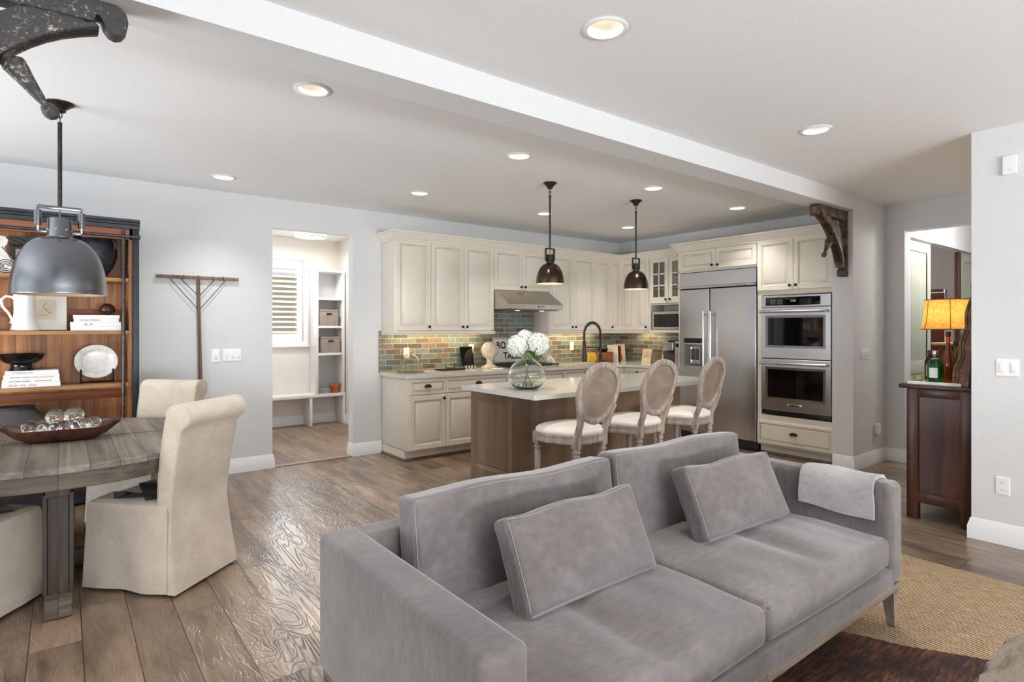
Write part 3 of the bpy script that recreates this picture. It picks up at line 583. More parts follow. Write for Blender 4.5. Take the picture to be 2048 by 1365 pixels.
# crown and light rail
CR = [(0, -.045), (.012, -.045), (.014, -.025), (.022, -.02), (.028, -.005), (.05, .02), (.058, .035), (.07, .04), (.07, .06), (0, .06)]
c = crown([((2.90, 6.195), (-1, 0)), ((2.90, UY-.02), (-1, -1)), ((6.58, UY-.02), (-1, -1)), ((6.58, 4.70), (-1, 0))], CR, z=UZ1+.03).build('crown_molding', 'cab')
tag(c, 'cream crown molding running along the tops of the corner upper cabinets', 'molding')
LRP = [(0, 0), (.014, 0), (.014, -.02), (.006, -.026), (.006, -.04), (-.015, -.04), (-.015, 0)]
for path, lb in (([((2.90, 6.195), (-1, 0)), ((2.90, UY-.015), (-1, -1)), ((4.25, UY-.015), (1, -1)), ((4.25, 6.195), (1, 0))], 'cream light rail under the upper cabinets left of the hood'),
             ([((5.16, 6.195), (-1, 0)), ((5.16, UY-.015), (-1, -1)), ((6.585, UY-.015), (-1, -1)), ((6.585, 5.33), (-1, 0))], 'cream light rail under the corner upper cabinets right of the hood')):
    tag(crown(path, LRP, z=UZ0-.004).build('light_rail', 'cab'), lb, 'molding')
for x, w in ((3.6, 1.2), (5.75, 1.1)): area('under_cabinet_glow', (x, 6.06, 1.375), (R(12), 0, 0), w, .05, 4.2 if x < 4 else 4, (1, .74, .42))
area('under_cabinet_glow_side', (6.8, 5.55, 1.375), (0, R(-12), 0), .05, .4, 1.3, (1, .74, .42))
# backsplash
st(MB().box(2.862, 6.93, 6.188, 6.2, .92, 1.40), 'wall_backsplash', 'tile'); st(MB().box(4.252, 5.158, 6.188, 6.2, 1.395, 1.93), 'wall_backsplash_range', 'tile')
st(MB().box(6.918, 6.93, 4.6, 6.19, .92, 1.40), 'wall_backsplash_side', 'tileY')
# base cabinets
def base(lab, x0, x1, parts, toe=True):
    t = T('base_cabinet', lab, 'cabinet', ((x0+x1)/2, 5.9, 0), 0, 'cream base cabinets')
    mb = MB(); mb.box(x0+.0005, x1-.0005, 5.561, YB-.01, .105, .888, .001); mb.box(x0+.0005, x1-.0005, 5.635, YB-.01, .002, .11); mb.build('body', 'cab', t)
    for p in parts: door(t, 'S', p[0], 5.56, p[2], p[1]-p[0], p[3]-p[2], **p[4])
    return t
DR = dict(prof=DPS, name='drawer')
base('cream base cabinet at the left end, with one drawer over one door', 2.90, 3.362, [(2.915, 3.362, .71, .875, dict(DR, pull=(.22, .085))), (2.915, 3.362, .118, .70, dict(knob=(.412, .54)))])
base('wide cream base cabinet left of the range top, partly behind the island', 3.362, 4.25, [(3.362, 4.25, .71, .875, dict(DR, pull=(.44, .085))), (3.362, 3.806, .118, .70, dict(knob=(.41, .54))), (3.806, 4.25, .118, .70, dict(knob=(.03, .54)))])
base('cream drawer base cabinet below the range top', 4.25, 5.16, [(4.25, 5.16, .66, .875, dict(DR, pull=(.45, .1))), (4.25, 5.16, .39, .65, dict(DR, pull=(.45, .13))), (4.25, 5.16, .118, .38, dict(DR, pull=(.45, .13)))])
base('cream base cabinet right of the range top with a single wide drawer', 5.16, 5.94, [(5.16, 5.94, .71, .875, dict(DR, pull=(.39, .12))), (5.16, 5.55, .118, .70, dict(knob=(.36, .54))), (5.55, 5.94, .118, .70, dict(knob=(.03, .54)))])
base('cream corner base cabinet at the inside of the worktop bend', 5.94, 6.32, [(5.94, 6.30, .118, .875, dict())])
t = T('base_cabinet', 'cream base cabinet on the right run between corner and refrigerator', 'cabinet', (6.6, 5.08, 0), 0, 'cream base cabinets')
mb = MB(); mb.box(6.321, 6.925, 4.625, 6.18, .105, .888, .001); mb.box(6.39, 6.925, 4.625, 6.18, .002, .11); mb.build('body', 'cab', t)
door(t, 'W', 6.32, 5.54, .118, .29, .757, knob=(.255, .70)); door(t, 'W', 6.32, 5.25, .71, .62, .165, prof=DPS, name='drawer', pull=(.31, .085)); door(t, 'W', 6.32, 5.25, .118, .31, .58, knob=(.28, .54)); door(t, 'W', 6.32, 4.94, .118, .31, .58, knob=(.03, .54))
shoe = [(0, 0), (.018, 0), (.016, .012), (.008, .02), (0, .022)]
shm = board_wood('shoe_wood', [(84, 70, 60), (104, 88, 76), (120, 102, 88)], 'X', 3, .5)
so = crown([((2.90, 6.185), (-1, 0)), ((2.90, 5.635), (-1, -1)), ((6.39, 5.635), (-1, -1)), ((6.39, 4.63), (-1, 0))], shoe, z=.001).build('trim_4', shm, local=True); so['kind'] = 'structure'
# fix the body end toe: side of first cabinet reaches the floor at the left
# worktop (L shaped, rounded corners)
poly = [(2.872, 6.187)]+[(2.892-.02*cos(R(a)), 5.548-.018*sin(R(a))) for a in range(0, 91, 15)]+[(5.98+.29*sin(R(a))*1.0, 5.24+.29*cos(R(a))) for a in range(0, 91, 10)]+[(6.27, 4.615), (6.917, 4.615), (6.917, 6.187)]
w = MB(); w.prism(poly, 'Z', .89, .925); w = w.build('worktop', 'quartz'); tag(w, 'pale speckled stone worktop wrapping the kitchen corner behind the island', 'countertop')
# range top
t = T('gas_cooktop', 'black iron gas range top set in the back worktop below the hood', 'cooktop', (4.705, 5.86, .925))
MB().box(4.27, 5.14, 5.60, 6.14, .9255, .945, .004).build('deck', 'steel', t)
for i in range(6):
    x0 = 4.285+i*.1425; mb = MB()
    for k in range(3): mb.box(x0+.01+k*.055, x0+.022+k*.055, 5.63, 6.11, .958, .972, .003)
    for y in (5.63, 5.86, 6.10): mb.box(x0+.006, x0+.136, y-.006, y+.006, .955, .969, .003)
    for y in (5.64, 6.09): 
        for xx in (x0+.012, x0+.128): mb.box(xx-.006, xx+.006, y-.006, y+.006, .945, .957)
    mb.build('grate', 'black', t)
for i in range(5):
    mb = MB(); mb.lathe([(.03, 0), (.03, .008), (.02, .012), (.004, .012)], (4.40+i*.155, 5.86+(.11 if i % 2 else -.11), .945)); mb.build('burner', 'black', t)
# hood
t = T('range_hood', 'stainless steel canopy range hood below the short cabinet', 'range hood', (4.705, 5.9, 1.66))
HP = [(6.187, 1.91), (5.85, 1.91), (5.585, 1.745), (5.57, 1.73), (5.57, 1.672), (5.575, 1.668), (6.187, 1.668)]
mb = MB(); mb.prism(HP, 'X', 4.253, 5.157); mb.build('canopy', 'steelH', t, ang=15)
MB().box(4.30, 5.11, 5.62, 6.12, 1.655, 1.667).build('filter', plain('hood_filter', (120, 116, 110), .35, .9), t)
b_ = MB().box(4.72, 4.84, 5.566, 5.569, 1.69, 1.712, .001).build('badge', 'chrome', t); text('KitchenAid', .02, 'blackink', b_, at(4.728, 5.5655, 1.696, FY), ext=.0003)
for x in (4.5, 4.9):
    mb = MB(); mb.lathe([(.03, 0), (.03, -.004), (.004, -.004)], (x, 5.7, 1.654)); mb.build('hood_lamp', emis('hood_lamp_'+str(int(x*10)), (255, 226, 180), 3), t)
# tall right side: refrigerator, ovens, cabinets  (face X=6.30)
t = T('refrigerator', 'tall stainless steel built-in side-by-side refrigerator with ice dispenser', 'refrigerator', (6.6, 4.07, 0))
FY0, FY1, FS = 3.552, 4.607, 4.16
MB().box(6.345, 6.92, FY0, FY1, .03, 2.13).build('case', plain('fridge_case', (60, 60, 62), .5, .6), t)
MB().rbox(6.325, (FS+FY1)/2+.002, 1.02, .02, (FY1-FS)/2-.005, .90, .006, 3, 3).build('freezer_door', 'steel', t)
MB().rbox(6.325, (FY0+FS)/2-.002, 1.02, .02, (FS-FY0)/2-.005, .90, .006, 3, 3).build('fresh_food_door', 'steel', t)
mb = MB(); mb.prism([(6.31, 2.13), (6.31, 1.965), (6.27, 1.955), (6.268, 1.932), (6.30, 1.928), (6.345, 1.928), (6.345, 2.13)], 'Y', FY0+.003, FY1-.003); mb.build('vent_grille', 'steel', t, ang=15)
b_ = MB().box(6.264, 6.268, 3.62, 3.80, 1.935, 1.953, .001).build('badge', 'chrome', t); text('KitchenAid', .018, 'blackink', b_, at(6.2637, 3.765, 1.9385, FX), ext=.0003)
for y in (FS+.055, FS-.045):
    mb = MB(); mb.cyl((6.245, y, .80), (6.245, y, 1.64), .0115, 14)
    for z in (.84, 1.60): mb.cyl((6.245, y, z), (6.306, y, z), .008, 10)
    mb.build('door_handle', 'chrome', t)
disp = MB().rings((6.304, 4.525, .955), (0, -1, 0), (0, 0, 1), (-1, 0, 0), .27, .27, [(0, 0), (0, .004), (.01, .005), (.018, -.0008), (.03, -.0009)]).build('ice_dispenser', plain('dispenser_grey', (120, 122, 126), .3, .7), t)
MB().rings((6.302, 4.43, .985), (0, -1, 0), (0, 0, 1), (-1, 0, 0), .145, .215, [(0, 0), (0, .012), (.014, .012), (.02, .006)]).build('paddle_frame', 'chrome', disp)
for y in (4.405, 4.345): MB().rbox(6.289, y-.015, 1.10, .004, .022, .07, .004, 3, 3).build('paddle', plain('paddle', (70, 72, 76), .3), disp)
MB().box(6.299, 6.304, 4.26, 4.53, 1.245, 1.305, .001).build('control_panel', 'black', t)
MB().box(6.36, 6.42, FY0, FY1, .005, .10).build('toe_grille', 'black', t)
t = T('fridge_top_cabinet', 'cream cabinet with two wide doors above the refrigerator', 'cabinet', (6.62, 4.09, 2.14), 0, 'cream upper cabinets')
mb = MB(); mb.box(6.331, 6.925, 3.5445, 4.63, 2.14, 2.46, .001); mb.box(6.331, 6.925, 4.612, 4.632, .003, 2.14, .001); mb.build('body', 'cab', t)
door(t, 'W', 6.33, 4.625, 2.165, .545, .25, prof=DP, knob=(.50, .04)); door(t, 'W', 6.33, 4.08, 2.165, .53, .25, prof=DP, knob=(.034, .04))
t = T('oven_cabinet', 'tall cream cabinet housing the double wall oven beside the pier', 'cabinet', (6.62, 3.12, 0), 0, 'cream upper cabinets')
mb = MB(); mb.box(6.321, 6.925, 2.702, 3.5435, .105, .45, .001); mb.box(6.321, 6.925, 2.702, 3.5435, 1.805, 2.46, .001); mb.box(6.321, 6.925, 2.702, 2.722, .45, 1.805); mb.box(6.321, 6.925, 3.495, 3.5435, .45, 1.805); mb.box(6.39, 6.925, 2.702, 3.5435, .002, .12); mb.build('body', 'cab', t)
door(t, 'W', 6.32, 3.54, 1.855, .417, .57, knob=(.383, .045)); door(t, 'W', 6.32, 3.123, 1.855, .417, .57, knob=(.034, .045)); door(t, 'W', 6.32, 3.54, .125, .834, .255, prof=DPS, name='drawer', pull=(.417, .135))
so = crown([((6.39, 3.54), (-1, 0)), ((6.39, 2.705), (-1, 0))], shoe, z=.001).build('trim_5', shm, local=True); so['kind'] = 'structure'
c = crown([((6.60, 4.64), (0, 1)), ((6.315, 4.64), (-1, 1)), ((6.315, 2.705), (-1, 0))], CR, z=2.46).build('crown_molding', 'cab'); tag(c, 'cream crown molding above the refrigerator and wall oven cabinets', 'molding')
t = T('wall_oven', 'stainless steel double wall oven with black glass windows', 'oven', (6.5, 3.11, .46))
OY0, OY1 = 2.728, 3.490
MB().box(6.33, 6.80, OY0+.01, OY1-.01, .46, 1.795).build('case', plain('oven_case', (50, 50, 52), .5, .5), t)
cp = MB().rings((6.325, OY1, 1.665), (0, -1, 0), (0, 0, 1), (-1, 0, 0), OY1-OY0, .13, [(0, 0), (0, .022), (.004, .026), (.01, .026)]).build('control_panel', 'steel', t)
dsp = MB().rings((6.300, OY1-.055, 1.683), (0, -1, 0), (0, 0, 1), (-1, 0, 0), .60, .09, [(0, 0), (0, .003)]).build('display', 'ovenglass', cp)
for gx in (.06, .14):
    mb = MB()
    for i in range(3):
        for j in range(3): mb.box(6.2955, 6.2968, OY1-.055-gx-i*.02-.008, OY1-.055-gx-i*.02, 1.70+j*.02, 1.706+j*.02)
    mb.build('button_marks', plain('marks', (190, 190, 190), .5), dsp)
mb = MB()
for i in range(6):
    for j in range(3): mb.box(6.2955, 6.2968, OY1-.44-i*.022-.008, OY1-.44-i*.022, 1.70+j*.02, 1.704+j*.02)
mb.build('button_marks', plain('marks2', (170, 170, 170), .5), dsp)
text('12:00', .028, 'lampblue' if 0 else 'white', dsp, at(6.2957, OY1-.335, 1.722, FX), ext=.0003)
def ovendoor(z0, z1, badge):
    h = z1-z0
    O = (6.325, OY1, z0); d = MB().rings(O, (0, -1, 0), (0, 0, 1), (-1, 0, 0), OY1-OY0, h, [(0, 0), (0, .022), (.004, .026), (.012, .026)]).build('oven_door', 'steel', t)
    wz0, wz1 = z0+.118, z1-.088
    MB().rings((6.2992, OY1-.052, wz0), (0, -1, 0), (0, 0, 1), (-1, 0, 0), OY1-OY0-.104, wz1-wz0, [(0, 0), (0, .004), (.026, .001), (.03, .001)]).build('window_frame', 'chrome', d)
    MB().rings((6.2985, OY1-.080, wz0+.026), (0, -1, 0), (0, 0, 1), (-1, 0, 0), OY1-OY0-.16, wz1-wz0-.052, [(0, 0), (0, .0022)]).build('oven_window', 'ovenglass', d)
    mb = MB(); mb.cyl((6.248, OY0+.07, z1-.045), (6.248, OY1-.05, z1-.045), .0125, 16); mb.build('door_handle', 'steel', d)
    for y in (OY0+.06, OY1-.04):
        mb = MB(); mb.cyl((6.30, y, z1-.045), (6.243, y, z1-.045), .015, 16); mb.cyl((6.248, y-.03, z1-.045), (6.248, y+.03, z1-.045), .0155, 16); mb.build('handle_mount', 'chrome', d)
    if badge:
        b_ = MB().box(6.295, 6.299, 3.03, 3.19, z0+.055, z0+.082, .001).build('badge', 'chrome', d); text('KitchenAid', .022, 'blackink', b_, at(6.2947, 3.16, z0+.061, FX), ext=.0003)
ovendoor(1.095, 1.66, False); ovendoor(.515, 1.085, True)
MB().box(6.31, 6.34, OY0, OY1, .462, .51, .002).build('vent_strip', plain('oven_vent', (52, 48, 46), .35, .7), t)
# microwave in its niche
t = T('microwave', 'stainless microwave with black glass in the niche under the glass cabinet', 'microwave', (6.75, 4.97, 1.41))
MB().box(6.615, 6.88, 4.68, 5.27, 1.412, 1.655, .004).build('case', 'steel', t)
MB().rings((6.614, 5.275, 1.412), (0, -1, 0), (0, 0, 1), (-1, 0, 0), .595, .25, [(0, 0), (0, .018), (.003, .02), (.03, .02)]).build('door', 'steel', t)
MB().rings((6.5955, 5.245, 1.447), (0, -1, 0), (0, 0, 1), (-1, 0, 0), .535, .18, [(0, 0), (0, .003)]).build('glass_front', 'ovenglass', t)

# ------------------------------------------------------------------ island
t = T('kitchen_island', 'stained brown wooden kitchen island base under the pale stone top', 'kitchen island', (3.97, 3.99, 0))
IX0, IX1, IY0, IY1 = 2.855, 5.07, 3.69, 4.285
mb = MB(); mb.box(IX0+.02, IX1, IY0, IY1, .10, .893, .002); mb.box(IX0+.07, IX1-.05, IY0+.05, IY1-.03, .001, .10); mb.build('body', 'islewood', t)
IP = [(0, 0), (0, .018), (.002, .02), (.058, .02), (.064, .015), (.074, .015), (.082, .006), (.092, .006), (.098, .012), (.11, .0125)]
MB().rings((IX0+.02, IY1, .165), (0, -1, 0), (0, 0, 1), (-1, 0, 0), IY1-IY0, .728, IP).build('end_panel', 'islewood', t, ang=20)
pts = [(IY1, 0), (IY1, .165), (IY0, .165), (IY0, 0), (IY0+.09, 0), (IY0+.10, .03), (IY0+.13, .055), (IY0+.20, .06), (IY1-.20, .06), (IY1-.13, .055), (IY1-.10, .03), (IY1-.09, 0)]
mb = MB(); mb.prism([(y, max(z, .001)) for y, z in pts], 'X', IX0-.003, IX0+.022); mb.build('scalloped_foot', 'islewood', t)
it = MB(); it.prism([(2.755+.015, 3.28), (2.755, 3.295), (2.755, 4.275), (2.77, 4.29), (5.115, 4.29), (5.13, 4.275), (5.13, 3.295), (5.115, 3.28)], 'Z', .895, .93); it = it.build('island_countertop', 'quartz'); tag(it, 'white stone slab on the island with a vase standing at its left end', 'countertop')

# ------------------------------------------------------------------ bar stools
ivseat = 'ivory'
def stool():
    t = T('bar_stool', 'whitewashed cane-back bar stool nearest the camera, left end of the island', 'bar stool', (0, 0, 0), 0, 'oval-back stools at the island')
    L = dict(local=True)
    # apron plan: rounded, wider at front (+Y)
    def plan(s, z, dz=0):
        r = []
        for i in range(40):
            a = 2*pi*i/40; x, y = cos(a), sin(a)
            k = 1/ (abs(x)**3.2+abs(y)**3.2)**(1/3.2)
            wx = .235+(.02 if y > 0 else -.045*(-y))
            r.append((x*k*wx*s, y*k*.225*s, z))
        return r
    mb = MB(); mb.loft([plan(1, .585), plan(1.015, .59), plan(1.015, .603), plan(1.0, .607), plan(1.0, .63), plan(1.02, .634), plan(1.02, .645), plan(.98, .65)]); mb.build('apron', 'stoolwood', t, **L)
    mb = MB(); mb.loft([plan(.985, .648), plan(1.01, .656), plan(1.01, .672), plan(.96, .688), plan(.82, .702), plan(.5, .714), plan(.15, .717)]); mb.build('seat', ivseat, t, **L)
    legp = [(.021, 0), (.0215, .22), (.024, .40), (.027, .50), (.019, .507), (.021, .515), (.030, .52), (.030, .53), (.021, .536), (.026, .548), (.026, .555)]
    for x, y in ((-.195, .17), (.195, .17), (-.14, -.185), (.14, -.185)):
        mb = MB(); mb.lathe([(r, z) for r, z in legp], (x, y, .002), 16); mb.box(x-.03, x+.03, y-.028, y+.028, .557, .65, .004); mb.build('leg', 'stoolwood', t, **L)
    mb = MB(); pr = [(-.195, .17), (.195, .17), (.14, -.185), (-.14, -.185)]
    for i in range(4):
        (x0, y0), (x1, y1) = pr[i], pr[(i+1) % 4]; mb.tube([(x0, y0, .2+.03*(i % 2)), (x1, y1, .2+.03*(i % 2))], .0125, 8)
    mb.build('stretcher', 'stoolwood', t, **L)
    # back: plane leaning backwards
    def B(x, h): return Vector((x, -.205-.18*max(0, h-.62)-.08*max(0, h-.9), h))
    n = Vector((0, -1, -.22)).normalized(); cz, ax, az = .955, .200, .207
    ov = [B(ax*cos(a)*(1+.10*sin(a)), cz+az*sin(a)) for a in [2*pi*i/48 for i in range(48)]]
    sec = [(-.022, -.014), (-.016, -.02), (.016, -.02), (.022, -.014), (.022, .014), (.012, .02), (-.012, .02), (-.022, .014)]
    mb = MB(); mb.sweep(ov, sec, n); mb.build('back_frame', 'stoolwood', t, **L)
    mb = MB(); pl = [B(ax*cos(a)*(1+.10*sin(a)), cz+az*sin(a)) for a in [2*pi*i/48 for i in range(48)]]
    mb.loft([[Vector((0, 0, 0))+B(0, cz)+(p-B(0, cz))*s+n*o for p in pl] for s, o in ((.93, -.004), (.5, -.003), (.02, -.003), (.02, .003), (.5, .003), (.93, .004))]); mb.build('cane_panel', 'cane', t, **L)
    for s in (-1, 1):
        P = [(s*.142, -.195, .62), (s*.142, -.205, .68), (s*.148, -.232, .74), (s*.163, -.243, .80), (s*.184, -.257, .87)]
        mb = MB(); mb.sweep(P, [(-.02, -.017), (.02, -.017), (.02, .017), (-.02, .017)], (0, -1, -.1), closed=False); mb.build('post', 'stoolwood', t, **L)
    return t
def cane():
    m, nt, b = new_mat('cane'); out = nt.nodes['Material Output']; v = coords(nt)
    f1 = nd(nt, 'ShaderNodeTexWave', wave_type='BANDS', bands_direction='X', i_Scale=75); f2 = nd(nt, 'ShaderNodeTexWave', wave_type='BANDS', bands_direction='Z', i_Scale=75)
    for f in (f1, f2): nt.links.new(v, f.inputs[0])
    mn = nd(nt, 'ShaderNodeMath', operation='MAXIMUM'); nt.links.new(f1.outputs[1], mn.inputs[0]); nt.links.new(f2.outputs[1], mn.inputs[1])
    gt = nd(nt, 'ShaderNodeMath', operation='GREATER_THAN'); gt.inputs[1].default_value = .78; nt.links.new(mn.outputs[0], gt.inputs[0])
    nt.links.new(gt.outputs[0], b.inputs['Alpha']); n = noise_n(nt, v, 8, 3)
    nt.links.new(ramp(nt, [(.3, lin((158, 140, 124))), (.7, lin((176, 158, 142)))], n), b.inputs['Base Color']); b.inputs['Roughness'].default_value = .7; return m
M['cane'] = cane()
s0 = stool(); s0.location = (3.07, 3.22, 0); s0.rotation_euler = (0, 0, R(2))
dup(s0, (3.755, 3.22, 0), R(3), 'whitewashed cane-back bar stool in the middle of the three at the island'); dup(s0, (4.46, 3.22, 0), R(8), 'whitewashed cane-back bar stool at the refrigerator end of the island')

# ------------------------------------------------------------------ pendants
def pendant(loc, label, zr, rr, ztop, capr, captop, brz, brw, metal, cat='pendant light', group=None, bulb=12, cano=.062, rim=14):
    """all heights absolute"""
    x, y = loc; t = T('pendant_light', label, cat, (x, y, CE), 0, group); c = (x, y, 0)
    mb = MB(); mb.lathe([(cano, CE-.001), (cano, CE-.008), (cano*.85, CE-.014), (cano*.5, CE-.034), (cano*.42, CE-.04), (cano*.42, CE-.05), (cano*.3, CE-.056), (.004, CE-.057)], c, 32); mb.build('canopy', 'dark2', t)
    # link and rod
    mb = MB(); mb.tube([(x+.010*sin(a), y, CE-.073+.016*cos(a)) for a in [2*pi*k/14 for k in range(14)]], .003, 6, True, up=(0, 1, 0)); mb.tube([(x, y+.010*sin(a), CE-.098+.018*cos(a)) for a in [2*pi*k/14 for k in range(14)]], .003, 6, True, up=(1, 0, 0)); mb.cyl((x, y, CE-.115), (x, y, CE-.14), .0115, 12)
    mb.cyl((x, y, CE-.14), (x, y, brz), .0085 if rr < .2 else .0115, 14); mb.build('stem', 'dark2', t)
    # dome
    H = ztop-zr; pr = []
    for i in range(15):
        a = pi/2*i/14; pr.append((capr+.004+(rr-capr-.004)*sin(pi/2-a)**.62 if 0 else rr*cos(a)**.75 if rr*cos(a)**.75 > capr else capr, zr+.006+H*sin(a)))
    prof = [(rr, zr), (rr*1.004, zr+.003), (rr, zr+.008)]+[(capr+(rr-capr)*((cos(pi/2*i/14))**(1.08 if rr < .2 else .92)), zr+.008+(H-.008)*sin(pi/2*i/14)) for i in range(1, 15)]
    mb = MB(); mb.lathe(prof, c, 48, False); mb.build('shade', metal, t)
    mb = MB(); mb.lathe([(r-.004 if r > capr+.005 else r-.002, z if z > zr+.002 else zr+.0005) for r, z in prof]+[(.004, ztop-.01)], c, 48, False); mb.build('shade_lining', 'shadein', t)
    mb = MB(); mb.lathe([(rr-.005, zr), (rr+.001, zr)], c, 48, False); mb.b.free()
    mb = MB(); mb.lathe([(capr*1.0, ztop-.004), (capr*1.03, ztop+.004), (capr*.98, ztop+.012), (capr*.98, captop-.006), (capr*.94, captop), (.004, captop)], c, 32); mb.build('cap', 'dark2' if rr < .2 else metal, t)
    mb = MB(); k = .35*capr; hw = brw
    mb.box(x-hw, x+hw, y-.009, y+.009, brz-.012 if rr < .2 else brz-.02, brz, .002)
    lo = ztop+(captop-ztop)*.28
    for s in (-1, 1):
        mb.box(x+s*hw-.006, x+s*hw+.006, y-.008, y+.008, lo, brz-.005, .002)
        mb.box(min(x+s*capr*.9, x+s*hw), max(x+s*capr*.9, x+s*hw), y-.008, y+.008, lo-.006, lo+.008, .002)
    mb.cyl((x, y, brz-.01), (x, y, captop-.005), .0035, 8); mb.build('yoke', 'dark2' if rr < .2 else metal, t)
    for s in (-1, 1):
        mb = MB(); a, b_ = lo+(brz-lo)*.22, lo+(brz-lo)*.80; mb.lathe([(.004, a), (.3*capr, a), (.3*capr, b_), (.004, b_)], (x+s*hw, y, 0), 20); mb.build('yoke_sleeve', 'dark2' if rr < .2 else metal, t)
    if rr > .2:
        for a in (200, 255, 300):
            mb = MB(); p = Vector((x+capr*cos(R(a)), y+capr*sin(R(a)), ztop+.045)); d = Vector((cos(R(a)), sin(R(a)), 0)); mb.sphere(p, .006, 10, 8); mb.build('screw', 'chrome', t)
    mb = MB(); mb.sphere((x, y, zr+H*.45), .028, 16, 12); mb.build('bulb', emis('bulb', (255, 226, 180), rim), t)
    l = bpy.data.lights.new('pendant_glow', 'POINT'); l.energy = bulb; l.color = (1, .8, .56); l.shadow_soft_size = .03
    o = bpy.data.objects.new('pendant_glow', l); COL.objects.link(o); o.parent = t; o.location = (0, 0, zr+H*.25-CE)
    return t
M['dark2'] = mottled('aged_bronze', (48, 45, 43), (70, 66, 62), .38, 30, metal=.8, bumpy=.05)
pendant((3.53, 3.99), 'small bronze dome pendant over the island, left of the two', 1.838, .128, 2.025, .034, 2.105, 2.165, .05, 'bronze', group='island pendants', bulb=3, rim=7)
pendant((4.723, 3.988), 'small bronze dome pendant over the island, farther one near the corner', 1.838, .128, 2.025, .034, 2.105, 2.165, .05, 'bronze', group='island pendants', bulb=3, rim=7)
pendant((-.016, 4.354), 'large brushed grey dome pendant hanging over the round dining table', 1.628, .232, 1.965, .061, 2.078, 2.152, .102, 'gunmetal', bulb=1.0, cano=.07, rim=3)

# ------------------------------------------------------------------ kitchen small things
def wplate(name, lab, face, a, z, w, h, kind, c0, cat='light switch'):
    """face 'S' (wall y=c0), 'W' (wall x=c0) ; a = centre along wall"""
    if face == 'S': O, U, V, N = (a-w/2, c0, z-h/2), (1, 0, 0), (0, 0, 1), (0, -1, 0); t = T(name, lab, cat, (a, c0, z-h/2))
    else: O, U, V, N = (c0, a+w/2, z-h/2), (0, -1, 0), (0, 0, 1), (-1, 0, 0); t = T(name, lab, cat, (c0, a, z-h/2))
    O, U, V, N = map(Vector, (O, U, V, N))
    MB().rings(O, U, V, N, w, h, [(0, 0), (0, .003), (.004, .006)]).build('face_plate', 'white', t)
    if kind == 'outlet':
        for s in (.3, .7):
            c = O+U*(w/2)+V*h*s; mb = MB(); mb.loft([[c+N*zz+U*.017*cos(2*pi*k/20)+V*.014*sin(2*pi*k/20) for k in range(20)] for zz in (.005, .0075)]); r = mb.build('receptacle', 'white', t)
            mb = MB()
            for du in (-.006, .006): p = c+U*du+N*.0075; mb.rings(p-U*.001-V*.004, U, V, N, .002, .008, [(0, 0), (0, .0004)])
            mb.rings(c-U*.0015-V*.010+N*.0075, U, V, N, .003, .003, [(0, 0), (0, .0004)]); mb.build('slot', 'black', r)
    else:
        n = kind
        for i in range(n):
            p = O+U*(w*(i+.5)/n-.016)+V*(h/2-.033)+N*.006; MB().rings(p, U, V, N, .032, .066, [(0, -.001), (0, .002), (.003, .004)]).build('rocker', 'white', t)
    return t
wplate('light_switch', 'single white rocker switch plate right of the leaning rake', 'S', 1.167, 1.163, .075, .125, 1, 6.2)
wplate('light_switch', 'three-gang white switch plate beside the mudroom doorway', 'S', 1.318, 1.166, .165, .118, 3, 6.2)
wplate('light_switch', 'multi-gang white switch plate on the pier beside the hallway', 'S', 6.53, 1.166, .21, .118, 4, 2.5)
wplate('light_switch', 'wide white keypad switch plate on the wall at the far right', 'W', 1.018, 1.17, .12, .115, 2, 4.91)
wplate('wall_outlet', 'white duplex outlet low on the wall at the far right', 'W', 1.043, .387, .075, .118, 'outlet', 4.91, 'outlet')
wplate('wall_outlet', 'white outlet plate on the tile behind the glass bell', 'S', 3.21, 1.14, .075, .118, 'outlet', 6.188, 'outlet')
wplate('wall_outlet', 'white outlet plate on the tile above the tablet', 'S', 4.13, 1.17, .075, .118, 'outlet', 6.188, 'outlet')
wplate('wall_outlet', 'white outlet plate on the tile right of the grey stoneware decanter', 'S', 5.90, 1.17, .075, .118, 'outlet', 6.188, 'outlet')
t = T('plug_in_device', 'white plug-in device in the outlet low on the pier', 'plug-in device', (6.81, 2.49, .30))
MB().box(6.775, 6.85, 2.494, 2.4995, .305, .42, .002).build('face_plate', 'white', t); MB().rbox(6.81, 2.475, .365, .034, .018, .055, .008, 3, 3).build('housing', 'white', t)
t = T('wall_sensor', 'small white square alarm sensor high on the wall at the far right', 'sensor', (4.91, 1.004, 2.44))
MB().rbox(4.898, 1.004, 2.5, .011, .038, .062, .006, 3, 3).build('housing', 'white', t); MB().box(4.8865, 4.8875, .998, 1.008, 2.465, 2.468).build('indicator', 'black', t)

WT = .926
# glass cloche
c = (3.13, 5.93, WT); t = T('glass_cloche', 'clear glass bell cloche at the left end of the back worktop', 'cloche', c)
mb = MB(); mb.lathe([(.15, .0), (.16, .004), (.155, .010), (.06, .014), (.004, .014)], c, 40); mb.build('plate', 'glass', t)
mb = MB(); mb.lathe([(.132, .016), (.126, .03), (.108, .10), (.085, .17), (.05, .205), (.012, .218), (.012, .216), (.048, .2), (.082, .166), (.104, .10), (.122, .03), (.128, .016)], c, 40, False); mb.build('bell', 'glass', t)
mb = MB(); mb.lathe([(.012, .217), (.008, .228), (.02, .242), (.022, .254), (.014, .266), (.003, .27)], c, 20); mb.build('knob', 'glass', t)
